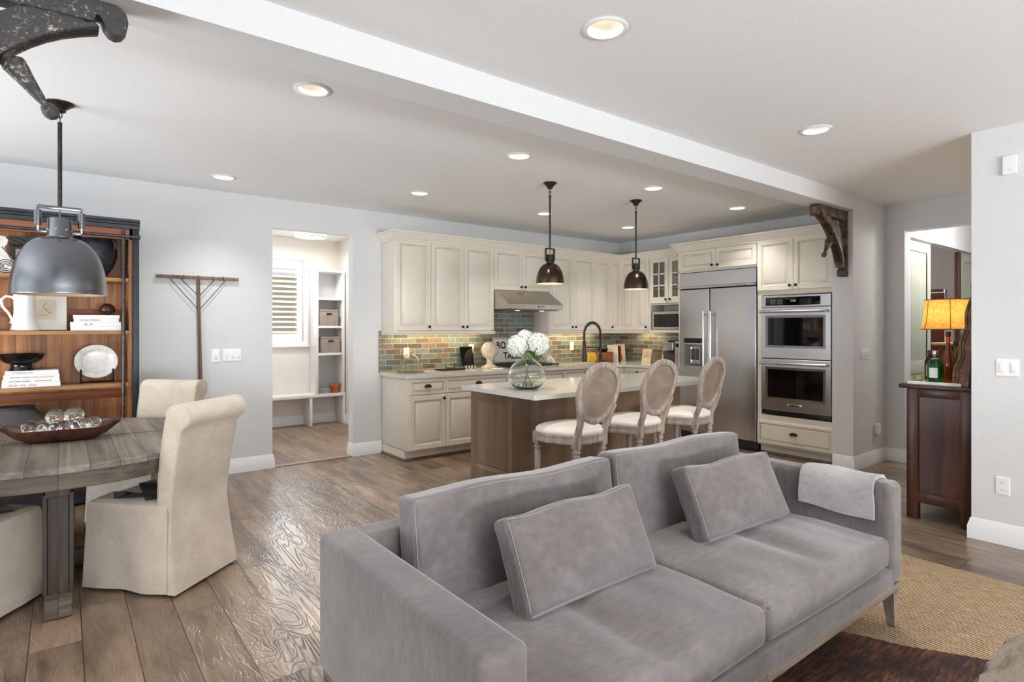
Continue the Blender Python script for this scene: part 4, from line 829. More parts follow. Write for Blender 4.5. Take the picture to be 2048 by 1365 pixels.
# tray with glass dish
t = T('serving_board', 'low black rectangular board on the back worktop left of the tablet', 'board', (3.68, 5.98, WT)); MB().box(3.52, 3.86, 5.90, 6.07, WT, WT+.018, .003).build('board', 'black', t)
t = T('small_dish', 'small glass dish with curled handles on the black board', 'dish', (3.69, 5.99, WT+.019)); mb = MB(); mb.lathe([(.03, 0), (.05, .004), (.062, .02), (.058, .02), (.045, .008), (.004, .006)], (3.69, 5.99, WT+.0185), 24); mb.build('bowl', 'greenglass', t)
mb = MB()
for s in (-1, 1): mb.tube([(3.69+s*.055, 5.99, WT+.03), (3.69+s*.07, 5.99, WT+.045), (3.69+s*.062, 5.99, WT+.062), (3.69+s*.052, 5.99, WT+.07)], .004, 6)
mb.build('handle', 'dark', t)
# tablet
t = T('tablet', 'black screen tablet leaning against the tile above the worktop', 'tablet', (4.02, 6.13, WT))
mt = Matrix.Translation((4.02, 6.09, WT+.03)) @ Matrix.Rotation(R(-14), 4, 'X')
mb = MB(); mb.rbox(0, 0, .125, .095, .005, .125, .005, 3, 3, mt=mt); mb.build('housing', 'black', t)
mb = MB(); mb.box(-.088, .088, -.0062, -.005, .010, .24, 0, mt); mb.build('screen', 'ovenglass', t)
for i, x in enumerate((3.975, 4.065)):
    mb = MB(); mb.box(x-.022, x+.022, 6.0, 6.06, WT, WT+.04, .004); tag(mb.build('salt_cellar', 'glass'), ['small clear glass cube in front of the tablet, left one', 'small clear glass cube in front of the tablet, right one beside the finial'][i], 'cellar')
# carved ball finial
c = (4.24, 5.93, WT); t = T('ball_finial', 'cream carved leaf ball finial standing on the back worktop', 'finial', c)
mb = MB(); mb.box(c[0]-.075, c[0]+.075, c[1]-.075, c[1]+.075, WT, WT+.03, .004); mb.lathe([(.07, .03), (.066, .045), (.045, .055), (.038, .09), (.045, .115), (.05, .12), (.03, .13)], c, 28); mb.build('pedestal', 'plaster', t)
mb = MB(); mb.sphere((0, 0, 0), .1, 40, 26)
for v in mb.b.verts:
    n = v.co.normalized(); th = math.atan2(n.y, n.x); ph = math.asin(max(-1, min(1, n.z))); v.co = n*(.1+.006*abs(sin(4*th+5*ph))+.006*abs(sin(4*th-5*ph)))
mb.xf(Matrix.Translation((c[0], c[1], WT+.225))); mb.build('ball', 'plaster', t)
# spoon rest
t = tag(MB().rbox(4.30, 5.72, WT+.012, .07, .035, .011, .01, 3, 3).build('spoon_rest', 'ceramic'), 'small white ceramic spoon rest at the front of the range top', 'spoon rest')
t.location.x = 4.16; t.location.y = 5.66
# road sign
t = T('road_sign', 'white vintage metal sign reading ROADSIDE TABLE behind the range top', 'sign', (4.72, 6.13, .98))
mt = Matrix.Translation((4.44, 6.115, .975)) @ Matrix.Rotation(R(-6), 4, 'X')
mb = MB(); mb.rbox(.31, 0, .165, .31, .004, .165, .004, 2, 3, mt=mt); mb.build('sign_panel', mottled('sign_white', (222, 217, 210), (238, 235, 229), .5, 20, bumpy=0), t)
mb = MB()
for x0, x1, z0, z1 in ((.008, .612, .008, .013), (.008, .612, .317, .322), (.008, .013, .008, .322), (.607, .612, .008, .322)): mb.box(x0, x1, -.0052, -.004, z0, z1, 0, mt)
mb.build('border', 'blackink', t)
text('ROADSIDE', .125, 'blackink', t, mt @ at(.31, -.0048, .19, FY), align='CENTER', sx=.86, bold=.0035); text('TABLE', .125, 'blackink', t, mt @ at(.31, -.0048, .05, FY), align='CENTER', sx=.86, bold=.0035)
# stone urn (ship decanter shape) right of sign
c = (5.28, 6.05, WT+.002); t = T('stoneware_decanter', 'pale grey flared stoneware decanter beside the range top', 'decanter', c)
mb = MB(); mb.lathe([(.13, 0), (.135, .02), (.13, .05), (.10, .09), (.065, .13), (.055, .17), (.052, .25), (.058, .30), (.062, .315), (.05, .315), (.046, .25), (.004, .24)], c, 36); mb.build('body', mottled('grey_glaze', (176, 176, 172), (214, 210, 200), .25, 14, bumpy=0), t)
# faucet on island
c = (4.33, 4.12, .93); t = T('kitchen_faucet', 'tall black spring-neck faucet rising above the island', 'faucet', c)
mb = MB(); mb.lathe([(.028, 0), (.028, .008), (.02, .012), (.018, .10), (.019, .22), (.013, .23), (.013, .30)], c, 20); mb.build('body', 'blackm' if 0 else 'black', t)
A = [(c[0], c[1], .93+.30)]+[(c[0]-.115+.115*cos(R(a)), c[1], .93+.44+.115*sin(R(a))) for a in range(0, 181, 12)]+[(c[0]-.23, c[1], 1.30)]
mb = MB(); mb.tube(A, .008, 10); mb.build('hose', 'black', t)
def along(P, n):
    P = [Vector(p) for p in P]; L = [0]
    for a, b_ in zip(P, P[1:]): L.append(L[-1]+(b_-a).length)
    out = []
    for i in range(n):
        s = L[-1]*i/(n-1); k = max(j for j in range(len(L)-1) if L[j] <= s+1e-9); f_ = (s-L[k])/(L[k+1]-L[k]); out.append((P[k].lerp(P[k+1], f_), (P[k+1]-P[k]).normalized()))
    return out
pts = []
N_ = 34*12
for i, (p, d) in enumerate(along(A, N_)):
    a = 2*pi*i/12; u = Vector((0, 1, 0)); v = d.cross(u).normalized(); pts.append(p+u*.0145*cos(a)+v*.0145*sin(a))
mb = MB(); mb.tube(pts, .0028, 5); mb.build('spring', 'black', t)
mb = MB(); x = c[0]-.23; mb.lathe([(.012, .37), (.016, .36), (.017, .27), (.024, .19), (.024, .165), (.004, .165)], (x, c[1], .93), 20); mb.build('spray_head', 'black', t)
mb = MB(); mb.tube([(c[0], c[1], 1.17), (c[0]-.02, c[1], 1.225), (c[0]-.05, c[1], 1.235), (x, c[1], 1.24)], .006, 8); mb.build('docking_arm', 'black', t)
mb = MB(); mb.cyl((c[0], c[1], 1.09), (c[0]+.06, c[1]-.02, 1.10), .006, 8); mb.build('lever', 'black', t)
# bananas
ban = plain('banana_skin', (222, 186, 46), .5); t = T('banana_bunch', 'bunch of yellow bananas hanging on the back worktop near the corner', 'bananas', (5.93, 5.86, WT))
for i in range(4):
    P = []
    for k in range(9):
        a = R(-50+100*k/8); P.append((5.93+(i-1.5)*.032+.01*cos(a)*(i-1.5), 5.86-.075*cos(a)+.02, WT+.095+.085*sin(a)))
    mb = MB(); mb.tube(P, [.005, .013, .017, .018, .018, .018, .016, .011, .005], 8); mb.build('banana', ban, t)
mb = MB(); mb.cyl((5.93, 5.83, WT+.165), (5.93, 5.84, WT+.20), .012, 8); mb.build('stem', plain('banana_stem', (120, 104, 50), .6), t)
t = T('wooden_box', 'small reddish wooden box on the back worktop right of the bananas', 'box', (6.35, 5.97, WT)); MB().box(6.22, 6.48, 5.9, 6.05, WT, WT+.15, .004).build('box_body', 'pinerail', t)
t2 = tag(MB().lathe([(.05, 0), (.055, .004), (.085, .05), (.08, .05), (.05, .01), (.004, .008)], (6.33, 5.97, WT+.1505), 24).build('bowl', 'dark'), 'small dark bowl sitting on the reddish wooden box', 'bowl')
# cookbooks near the corner
def upright_book(name, lab, x, y, w, d, h, col, rz=0, tilt=0, z=WT, cover=None, group=None):
    t = T(name, lab, 'book', (x, y, z), rz, group); mt = Matrix.Rotation(tilt, 4, 'Y')
    m_ = plain('cover_%d_%d_%d' % col, col, .5)
    mb = MB(); mb.box(0, .003, -d/2, d/2, 0, h, 0, mt); mb.box(w-.003, w, -d/2, d/2, 0, h, 0, mt); mb.box(0, w, -d/2-.0015, -d/2+.002, 0, h, 0, mt); mb.build('cover', m_, t, local=True)
    mb = MB(); mb.box(.003, w-.003, -d/2+.002, d/2-.004, .003, h-.004, 0, mt); mb.build('pages', 'pages', t, local=True); return t
xx = 6.56
for lab, w, h, col in (('slim white cookbook, leftmost of the upright books in the corner', .022, .25, (236, 234, 228)), ('black-spined cookbook upright between white and red ones', .024, .235, (30, 26, 28)), ('red-spined cookbook upright right of the black one', .026, .24, (160, 62, 44))):
    upright_book('cookbook', lab, xx, 5.99, w, .19, h, col, group='cookbooks in the worktop corner', tilt=R(-4)); xx += w+.012
t = T('cookbook', 'large cream cookbook with small emblem facing the room in the corner', 'book', (6.73, 6.0, WT), R(-18), 'cookbooks in the worktop corner')
mt = Matrix.Rotation(R(-8), 4, 'X'); MB().box(-.10, .10, -.012, .012, 0, .26, .002, mt).build('cover', plain('cream_cover', (222, 206, 178), .5), t, local=True)
mb = MB(); mb.box(-.035, .045, -.0135, -.0122, .02, .09, 0, mt); mb.box(-.02, .0, -.0135, -.0122, .11, .15, 0, mt); mb.box(.01, .03, -.0135, -.0122, .11, .15, 0, mt); mb.build('emblem', 'ink', t, local=True)
for i, (y, lab, col, w) in enumerate(((5.50, 'cream recipe book on a stand facing the room, left of three', (232, 214, 184), .17), (5.325, 'brown patterned recipe book in the middle of three facing the room', (112, 92, 76), .17), (5.16, 'cream and brown recipe book facing the room beside the toaster oven', (226, 208, 180), .15))):
    t = T('recipe_book', lab, 'book', (6.74, y, WT), R(-90), 'recipe books facing the room'); mt = Matrix.Rotation(R(-12), 4, 'X')
    MB().box(-w/2, w/2, -.01, .01, 0, .20, .002, mt).build('cover', plain('recipe_cover_%d' % i, col, .5), t, local=True)
    mb = MB()
    if i == 0:
        mb.tube([(.018*cos(a), -.0115, .15+.018*sin(a)) for a in [2*pi*k/16 for k in range(16)]], .0012, 5, True, up=(0, 1, 0)); mb.box(-.05, .05, -.012, -.0102, .085, .088); mb.box(-.03, .03, -.012, -.0102, .105, .108)
    elif i == 1:
        for k in range(9): mb.tube([(-.07+k*.018, -.0115, .02), (-.06+k*.014, -.0115, .09), (-.07+k*.017, -.0115, .17)], .0022, 5)
    else: mb.box(-.06, .06, -.012, -.0102, .13, .19); mb.box(-.02, .03, -.012, -.0102, .05, .09)
    mb.xf(mt); mb.build('cover_art', plain('cover_art_%d' % i, [(120, 100, 84), (200, 184, 158), (96, 78, 64)][i], .6), t, local=True)
# coffee machine by the fridge
t = T('coffee_machine', 'silver and black coffee machine next to the refrigerator', 'coffee machine', (6.6, 4.85, WT))
MB().rbox(6.66, 4.83, WT+.17, .15, .12, .17, .015, 3, 3).build('housing', 'black', t)
MB().rbox(6.53, 4.775, WT+.165, .04, .045, .165, .012, 3, 3).build('front_column', 'steel', t)
MB().rbox(6.54, 4.93, WT+.26, .05, .09, .055, .01, 3, 3).build('brew_head', 'chrome', t)
MB().box(6.49, 6.60, 4.83, 5.0, WT, WT+.17, .006).build('carafe', plain('carafe', (70, 60, 60), .2), t)
MB().box(6.487, 6.493, 4.745, 4.80, WT+.25, WT+.30).build('display', 'ovenglass', t)

# vase with hydrangeas on the island
c = (3.02, 3.70, .9305); t = T('glass_vase', 'round clear glass vase with a little water on the island', 'vase', c)
outer = [(.06, .0), (.09, .004), (.125, .03), (.152, .075), (.160, .115), (.150, .155), (.12, .20), (.075, .235), (.045, .255), (.040, .27), (.046, .285)]
inner = [(r-.005, z+(.006 if i == 0 else 0)) for i, (r, z) in reversed(list(enumerate(outer)))]
mb = MB(); mb.lathe(outer+[(.044, .287)]+inner[:-2]+[(.08, .012), (.004, .010)], c, 48, True); mb.build('vessel', 'greenglass', t)
mb = MB(); mb.lathe([(.004, .0115), (.078, .0135), (.118, .034), (.133, .058), (.004, .058)], c, 48); mb.build('water', 'water', t)
green = plain('stem_green', (120, 150, 70), .5); leafm = mottled('leaf_green', (38, 78, 30), (70, 116, 48), .45, 30, bumpy=.1); petal = plain('hydrangea_white', (246, 247, 240), .6, Subsurface_Weight=0.0)
def bloom(cx, cy, cz, r, lab, stem_to):
    t = T('hydrangea', lab, 'flower', (cx, cy, cz-r), 0, 'white hydrangeas in the island vase'); mb = MB(); rnd = random.Random(int(cx*1000)); N = 300
    for i in range(N):
        ph = math.acos(1-2*(i+.5)/N); th = pi*(1+5**.5)*i+rnd.uniform(-.25, .25); ph += rnd.uniform(-.05, .05); n = Vector((cos(th)*sin(ph), sin(th)*sin(ph), cos(ph)))
        p = Vector((cx, cy, cz))+n*r*(1+rnd.uniform(-.09, .08)+.05*MN.noise(n*2.5+Vector((cx*9, 0, 0)))); u = n.orthogonal().normalized(); u.rotate(Matrix.Rotation(rnd.uniform(0, 6.28), 3, n)); v = n.cross(u)
        for k in range(4):
            a = k*pi/2; d = u*cos(a)+v*sin(a); e = n.cross(d); s = rnd.uniform(.0105, .0155)
            q = mb.vs([p, p+d*s*.55+e*s*.5+n*.002, p+d*s*1.15+n*rnd.uniform(-.002, .008), p+d*s*.55-e*s*.5+n*.002]); mb.f(q)
    mb.b.faces.ensure_lookup_table(); mb.build('petals', petal, t, smooth=False)
    mb = MB(); mb.sphere((cx, cy, cz), r*.92, 16, 12); mb.build('flower_core', plain('core_%d' % int(cx*1000), (232, 236, 216), .7), t)
    P = [Vector((cx, cy, cz-r*.5)), Vector((c[0]+(cx-c[0])*.35, c[1]+(cy-c[1])*.35, c[2]+.27)), Vector((c[0]-(cx-c[0])*.1, c[1]-(cy-c[1])*.1, c[2]+.15)), Vector(stem_to)]
    Q = [P[0].lerp(P[1], i/4) for i in range(4)]+[P[1].lerp(P[2], i/4) for i in range(4)]+[P[2].lerp(P[3], i/4) for i in range(5)]
    mb = MB(); mb.tube(Q, .0035, 8); mb.build('stem', green, t); return t
b1 = bloom(2.955, 3.74, 1.285, .085, 'left white hydrangea head in the island vase', (3.0, 3.73, .95)); b2 = bloom(3.085, 3.63, 1.30, .088, 'right white hydrangea head in the island vase', (3.05, 3.67, .95)); b3 = bloom(3.05, 3.76, 1.34, .07, 'smaller upper white hydrangea head behind the other two', (3.04, 3.74, .95))
def leaf(par, base, d, L, w, droop=.4):
    d = Vector(d).normalized(); s = d.cross(Vector((0, 0, 1))).normalized(); mb = MB(); rows = []
    for i in range(9):
        t_ = i/8; p = Vector(base)+d*L*t_+Vector((0, 0, -droop*L*t_*t_)); ww = w*sin(pi*min(1, t_*.93+.05))**.8+.0005
        rows.append([p-s*ww+Vector((0, 0, .1*ww)), p, p+s*ww+Vector((0, 0, .1*ww))])
    mb.loft(rows, closed=False); o = mb.build('leaf', leafm, par); md = o.modifiers.new('t', 'SOLIDIFY'); md.thickness = .0012
leaf(b1, (3.0, 3.70, 1.235), (-.75, .5, -.35), .11, .026); leaf(b1, (3.01, 3.67, 1.245), (-.35, -.9, -.3), .09, .030); leaf(b2, (3.05, 3.67, 1.245), (.8, -.45, -.3), .13, .026, .5)
leaf(b2, (3.03, 3.62, 1.22), (.15, -.6, .75), .10, .026, .1); leaf(b2, (3.03, 3.66, 1.235), (.2, -.9, -.4), .08, .026)

# ------------------------------------------------------------------ corbels on the beam
def corbel(x0, s, lab, mat, fa, fd, lo, hi, kx=1):
    """x0 = wall end, s = +1 extends to +x, -1 to -x ; top at z 2.61"""
    t = T('wooden_corbel', lab, 'corbel', (x0+s*.3, 2.58, 2.0)); Z = 2.609
    def P(l): return [(x0+s*a, Z+z) for a, z in l]
    def ex(l, y0, y1, nm):
        mb = MB(); mb.prism(P(l), 'Y', y0, y1); es = [e for e in mb.b.edges if e.calc_length() > .01]; bmesh.ops.bevel(mb.b, geom=es, offset=.003, segments=1, affect='EDGES'); return mb.build(nm, mat, t, ang=30)
    Y0, Y1 = 2.548, 2.618
    tip = [(.71+.040*cos(R(a)), -.058+.056*sin(R(a))) for a in (90, 60, 30, 0, -30, -60, -90, -120, -150)]
    arm = [(0, -.001)]+tip+[(.668, -.055), (.652, -.05), (.648, -.082), (0, -.10)]
    ex([(x*kx, z) for x, z in arm], Y0, Y1, 'arm')
    ex([(0, -.10), (.05, -.10), (.05, -.58), (.085, -.60), (.09, -.625), (.085, -.655), (0, -.658)], Y0, Y1, 'back_post')
    ex(lo+list(reversed(hi)), Y0+.008, Y1-.008, 'curved_brace')
    ex(lo+[(x_-.014, z+.016) for x_, z in reversed(lo)], Y0-.010, Y1+.010, 'edge_molding')
    ex([(.045, -.30), (.05, -.56), (.36*kx, -.13), (.24*kx, -.10)], Y0+.015, Y1-.015, 'strut')
    d = Vector((s*fd[0], 0, fd[1])).normalized(); a = Vector((x0+s*fa[0], 2.583, Z+fa[1])); up = Matrix.Translation(a) @ Vector((0, 0, 1)).rotation_difference(d).to_matrix().to_4x4()
    mb = MB(); mb.lathe([(.024, -.02), (.026, 0), (.030, .012), (.024, .018), (.022, .030), (.034, .040), (.037, .052), (.034, .058), (.0345, .062), (.025, .11), (.016, .165), (.011, .188), (.018, .196), (.0245, .212), (.0245, .226), (.017, .24), (.003, .246)], (0, 0, 0), 28); mb.xf(up); mb.build('drop_finial', mat, t)
corbel(-.56, 1, 'distressed black carved corbel under the beam at the top left corner', 'corbelL', (.40, -.245), (.573, -.82),
       [(.664, -.102), (.606, -.122), (.56, -.143), (.513, -.17), (.47, -.202), (.434, -.234), (.40, -.27), (.33, -.35), (.24, -.47), (.18, -.58)], [(.60, -.075), (.52, -.075), (.47, -.08), (.43, -.10), (.38, -.135), (.34, -.17), (.30, -.21), (.22, -.32), (.14, -.46), (.10, -.58)])
corbel(6.259, -1, 'distressed dark brown carved corbel under the beam at the right pier', 'corbelR', (.31, -.29), (.596, -.80),
       [(.56, -.095), (.50, -.118), (.43, -.155), (.38, -.19), (.33, -.235), (.27, -.295), (.205, -.37), (.165, -.43), (.13, -.49), (.105, -.575)], [(.50, -.075), (.44, -.08), (.37, -.09), (.31, -.12), (.25, -.17), (.19, -.24), (.13, -.32), (.09, -.40), (.06, -.48), (.05, -.575)], .90)

# ------------------------------------------------------------------ bookcase
BX0, BX1, BY0, BY1 = -1.7, .507, 5.80, 6.18
t = T('bookcase', 'tall black-framed pine bookcase with iron ladder rail at the left wall', 'bookcase', (-.6, 6.0, 0))
MB().box(.459, BX1, BY0, BY1, .005, 2.262, .003).build('side_post', 'blackpaint', t); MB().box(BX0, BX0+.048, BY0, BY1, .005, 2.262, .003).build('side_post', 'blackpaint', t)
mb = MB(); mb.loft([[(x, BY0-a, 2.262+z) for a, z in [(0, 0), (.006, .0), (.006, .03), (.018, .036), (.022, .05), (.034, .058), (.034, .078), (0, .078)]]+[(x, BY1, 2.262+z) for z in (.078, 0)] for x in (BX0-.03, BX1+.004)]); mb.build('cornice', 'blackpaint', t)
MB().box(BX0+.05, .458, BY0+.02, BY0+.045, 2.175, 2.26).build('frieze', 'pinerail', t)
MB().box(BX0+.05, .458, BY1-.018, BY1-.002, .12, 2.26).build('back_boards', 'pine', t)
MB().box(.44, .458, BY0+.02, BY1-.018, .12, 2.26).build('side_lining', 'pine', t)
for z in (1.56, .86): MB().box(BX0+.05, .44, BY1-.035, BY1-.018, z-.035, z+.035, .002).build('cross_rail', 'pinerail', t)
for z in (.50, .97, 1.41, 1.85): MB().box(BX0+.05, .440, BY0+.03, BY1-.02, z-.03, z, .002).build('shelf', 'pineshelf', t)
MB().box(BX0+.05, .458, BY0+.02, BY1-.018, .02, .12).build('plinth', 'blackpaint', t)
mb = MB(); X_, Y_ = .395, BY0-.03; mb.cyl((X_, Y_, .02), (X_, Y_, 2.245), .011, 14)
for z in (.50, .955, 1.395, 1.835, 2.19):
    mb.cyl((X_, Y_, z-.06), (X_, Y_, z-.045), .016, 12); mb.cyl((X_, Y_, z-.045), (X_, Y_, z+.005), .0135, 12); mb.cyl((X_, Y_, z+.005), (X_, Y_, z+.02), .016, 12); mb.cyl((X_, Y_, z-.02), (X_, BY0+.04, z-.02), .009, 10)
mb.build('pipe_upright', 'iron', t)
mb = MB(); mb.cyl((BX0+.03, BY0-.055, 2.19), (.50, BY0-.055, 2.19), .013, 14); mb.cyl((.485, BY0-.055, 2.19), (.485, BY0, 2.19), .009, 10); mb.cyl((.498, BY0-.055, 2.19), (.51, BY0-.055, 2.19), .017, 14); mb.build('ladder_rail', 'iron', t)

def flat_book(lab, x0, x1, y, d, z, h, ttl=None, ink='ink', group=None, size=.6, tx=.04):
    t = T('book', lab, 'book', ((x0+x1)/2, y+d/2, z), 0, group)
    mb = MB(); mb.box(x0, x1, y, y+.003, z, z+h); mb.box(x0, x1, y+.001, y+d, z, z+.003); mb.box(x0, x1, y+.001, y+d, z+h-.003, z+h); mb.build('cover', 'paper', t)
    MB().box(x0+.003, x1-.003, y+.003, y+d-.004, z+.003, z+h-.003).build('pages', 'pages', t)
    if ttl: text(ttl, h*size, ink, t, at(x0+tx, y-.0006, z+h*.28, FY), name='title', ext=.0003)
    return t
g1 = 'white books stacked under the black bowl'
for (x0, x1, h, ttl, lab, ink) in ((-.372, -.018, .034, 'FROM  THE  LAND', 'bottom white book of the lower shelf stack under the black bowl', 'ink'), (-.37, -.022, .026, 'VICTORIA HAGAN     DREAM SPACES', 'second white book from the bottom of the stack under the black bowl', 'blackink'),
                              (-.362, -.024, .036, 'SPECIFICATIONS & THE COLLECTIONS', 'third white book of the stack under the black bowl', 'ink'), (-.353, -.030, .030, 'WONDERLAND', 'topmost white book under the black footed bowl, titled WONDERLAND', 'ink')):
    z_ = {'FROM': .971, 'VICT': 1.006, 'SPEC': 1.033, 'WOND': 1.070}[ttl[:4]]; flat_book(lab, x0, x1, 5.86, .26, z_, h, ttl, ink, g1, size=.42 if ttl[0] == 'S' else .6)
g2 = 'white books stacked under the brown ball'
flat_book('bottom white book of the middle shelf stack under the brown ball', .045, .385, 5.86, .26, 1.411, .034, None, 'ink', g2); flat_book('second white book of the middle shelf stack, titled @100', .043, .383, 5.86, .26, 1.446, .036, '@ 100', 'ink', g2, tx=.09)
flat_book('third white book of the middle shelf stack, titled PATINA MODERN', .066, .368, 5.86, .25, 1.483, .028, 'PATINA MODERN', 'ink', g2); flat_book('topmost white book directly under the brown wooden ball', .062, .374, 5.86, .26, 1.512, .026, None, 'ink', g2)
mb = MB(); mb.sphere((.295, 5.96, 1.5385+.05), .056, 28, 18, (1, 1, .9)); o = mb.build('wooden_ball', plain('dark_polished_wood', (58, 32, 26), .22)); tag(o, 'dark brown polished wooden ball on the upper white books', 'decorative ball')
t = T('brass_trinket', 'small black and brass trinket lying on the upper white books', 'trinket', (.16, 5.93, 1.539)); mb = MB(); mb.tube([(.10, 5.93, 1.542), (.14, 5.91, 1.542), (.19, 5.93, 1.543)], .0035, 6); mb.build('chain', 'black', t); mb = MB(); mb.sphere((.195, 5.93, 1.544), .008, 10, 8, (2, 1, .6)); mb.build('brass_end', plain('brass', (190, 160, 90), .3, 1), t)
# jug
c = (-.24, 5.93, 1.411); t = T('ceramic_pitcher', 'white ceramic pitcher with scrolled handle on the middle shelf', 'pitcher', c)
mb = MB(); mb.lathe([(.085, 0), (.092, .006), (.082, .03), (.071, .08), (.066, .16), (.066, .25), (.071, .30), (.066, .30), (.061, .25), (.061, .05), (.004, .02)], c, 40); mb.build('body', 'ceramic', t)
mb = MB(); mb.tube([(c[0]-.064, c[1], c[2]+.215), (c[0]-.055, c[1], c[2]+.235), (c[0]-.075, c[1], c[2]+.262), (c[0]-.11, c[1], c[2]+.268), (c[0]-.138, c[1], c[2]+.24), (c[0]-.132, c[1], c[2]+.19), (c[0]-.095, c[1], c[2]+.135), (c[0]-.075, c[1], c[2]+.09), (c[0]-.08, c[1], c[2]+.06), (c[0]-.092, c[1], c[2]+.062)], [.006, .009, .010, .010, .010, .010, .009, .009, .007, .005], 10, up=(0, 1, 0)); mb.build('handle', 'ceramic', t)
# framed sketch
t = T('framed_sketch', 'small framed ink figure sketch standing behind the white pitcher', 'picture', (-.09, 6.06, 1.411)); mt = Matrix.Translation((-.27, 6.03, 1.412)) @ Matrix.Rotation(R(-4), 4, 'X')
mb = MB(); mb.box(0, .295, 0, .018, 0, .33, .002, mt); mb.build('frame', plain('dark_thin_frame', (70, 66, 62), .4), t)
mb = MB(); mb.box(.003, .292, -.002, .001, .003, .327, 0, mt); mb.build('mat_board', plain('mat_board', (226, 226, 220), .7), t)
mb = MB(); mb.box(.09, .225, -.0032, -.0018, .09, .25, 0, mt); mb.build('drawing_paper', mottled('old_paper', (214, 202, 178), (224, 214, 192), .8, 8, bumpy=0), t)
mb = MB(); k = [[(.15, .232), (.158, .225), (.155, .216), (.143, .205), (.142, .19), (.156, .175), (.168, .165), (.178, .15), (.18, .135)], [(.156, .175), (.16, .16), (.165, .15), (.19, .146)], [(.11, .128), (.14, .124), (.17, .122)], [(.178, .15), (.19, .145), (.2, .148)]]
for q in k: mb.tube([(a, -.0036, b_) for a, b_ in q], .0011, 5, up=(0, 1, 0))
mb.xf(mt); mb.build('ink_line', 'blackink', t)
# black footed bowl
c = (-.26, 5.95, 1.1015); t = T('footed_bowl', 'shiny black footed bowl on the stack of white books', 'bowl', c)
mb = MB(); mb.lathe([(.078, 0), (.072, .01), (.066, .035), (.07, .05), (.10, .058), (.13, .085), (.145, .12), (.147, .128), (.138, .128), (.12, .09), (.09, .07), (.004, .066)], c, 44); mb.build('bowl_body', plain('black_lacquer', (14, 14, 18), .12), t)
# oval plate on stand
t = T('oval_platter', 'white oval platter propped upright on a small black stand', 'platter', (.22, 6.0, .99)); mt = Matrix.Translation((.222, 6.02, 1.15)) @ Matrix.Rotation(R(80), 4, 'X')
mb = MB(); mb.lathe([(.004, -.016), (.092, -.016), (.108, -.004), (.146, .010), (.151, .015), (.147, .019), (.112, .010), (.098, -.006), (.090, -.009), (.004, -.010)], (0, 0, 0), 56, True, 1, .94)
mb.xf(mt); mb.build('platter_body', mottled('speckled_white_glaze', (214, 214, 208), (232, 232, 228), .25, 25, bumpy=.05), t)
t = T('plate_stand', 'black iron plate stand holding the white oval platter', 'plate stand', (.22, 6.0, .971)); mb = MB()
for x in (.115, .335): mb.tube([(x, 6.07, .976), (x, 5.98, .976), (x, 5.975, 1.03), (x, 5.968, 1.075), (x, 5.978, 1.088)], [.005, .006, .007, .008, .004], 8)
mb.cyl((.115, 6.06, .976), (.335, 6.06, .976), .005, 8); mb.build('wire_frame', 'black', t)
# black pot with handles
c = (.205, 5.99, 1.851); t = T('black_urn', 'large matt black clay urn with handles on the top shelf', 'urn', c); blk = mottled('worn_black_clay', (20, 22, 26), (48, 52, 58), .5, 16, bumpy=.3)
mb = MB(); mb.lathe([(.075, 0), (.10, .04), (.14, .11), (.162, .19), (.158, .25), (.135, .30), (.12, .325), (.125, .34), (.115, .34), (.11, .32), (.12, .29), (.004, .1)], c, 44); mb.build('body', blk, t)
for s in (-1, 1):
    mb = MB(); mb.tube([(c[0]+s*.10, c[1]-.06, c[2]+.325), (c[0]+s*.13, c[1]-.09, c[2]+.325), (c[0]+s*.142, c[1]-.105, c[2]+.29), (c[0]+s*.132, c[1]-.10, c[2]+.23)], [.008, .010, .010, .007], 8); mb.build('handle', blk, t)
# plaster scroll fragment and grey board behind
t = T('scroll_corbel', 'white plaster scroll ornament standing at the left end of the top shelf', 'ornament', (-.36, 5.93, 1.851)); mb = MB()
pl = [(-.42, 0), (-.30, 0), (-.285, .03), (-.29, .07), (-.315, .12), (-.345, .17), (-.355, .20), (-.34, .225), (-.335, .255), (-.35, .28), (-.38, .285), (-.44, .27), (-.46, .1)]
mb.prism([(x, 1.851+z) for x, z in pl], 'Y', 5.87, 5.99); mb.build('scroll_body', 'plaster2' if 0 else mottled('white_plaster', (214, 210, 200), (234, 231, 222), .8, 20, bumpy=.3), t)
mb = MB()
for rr_ in (.05, .034, .018): mb.tube([(-.35+rr_*cos(R(a)), 5.868, 1.905+rr_*sin(R(a))) for a in range(0, 330, 15)], .0035, 6, up=(0, 1, 0))
mb.tube([(-.30, 5.868, 1.92), (-.335, 5.868, 2.0), (-.37, 5.868, 2.05)], .0035, 6, up=(0, 1, 0)); mb.build('scroll_carving', 'ink', t)
t = tag(MB().box(-.34, .02, 6.07, 6.09, 1.851, 2.17, .003).build('grey_canvas', mottled('grey_canvas', (104, 98, 92), (126, 120, 114), .8, 8, bumpy=.1)), 'dark grey canvas leaning at the back of the top shelf', 'canvas')
t = tag(MB().box(-.30, -.06, 6.03, 6.055, 1.851, 2.06, .003).build('white_box', 'paper'), 'pale box standing in front of the grey canvas on the top shelf', 'box')
mb = MB()
for k in range(4): mb.tube([(-.42+.3*i/8, 6.0-.01*k, 2.11+.035*sin(i*.55+k*1.1)-.12*max(0, i-4)/8*(k % 2+.3)) for i in range(9)], .0022, 5)
tag(mb.build('bare_twigs', 'black'), 'thin black bare twigs lying across the top shelf objects', 'twigs')
c = (-.30, 5.94, .501); t = T('woven_basket', 'dark grey woven basket on the lower bookcase shelf behind the bowl', 'basket', c)
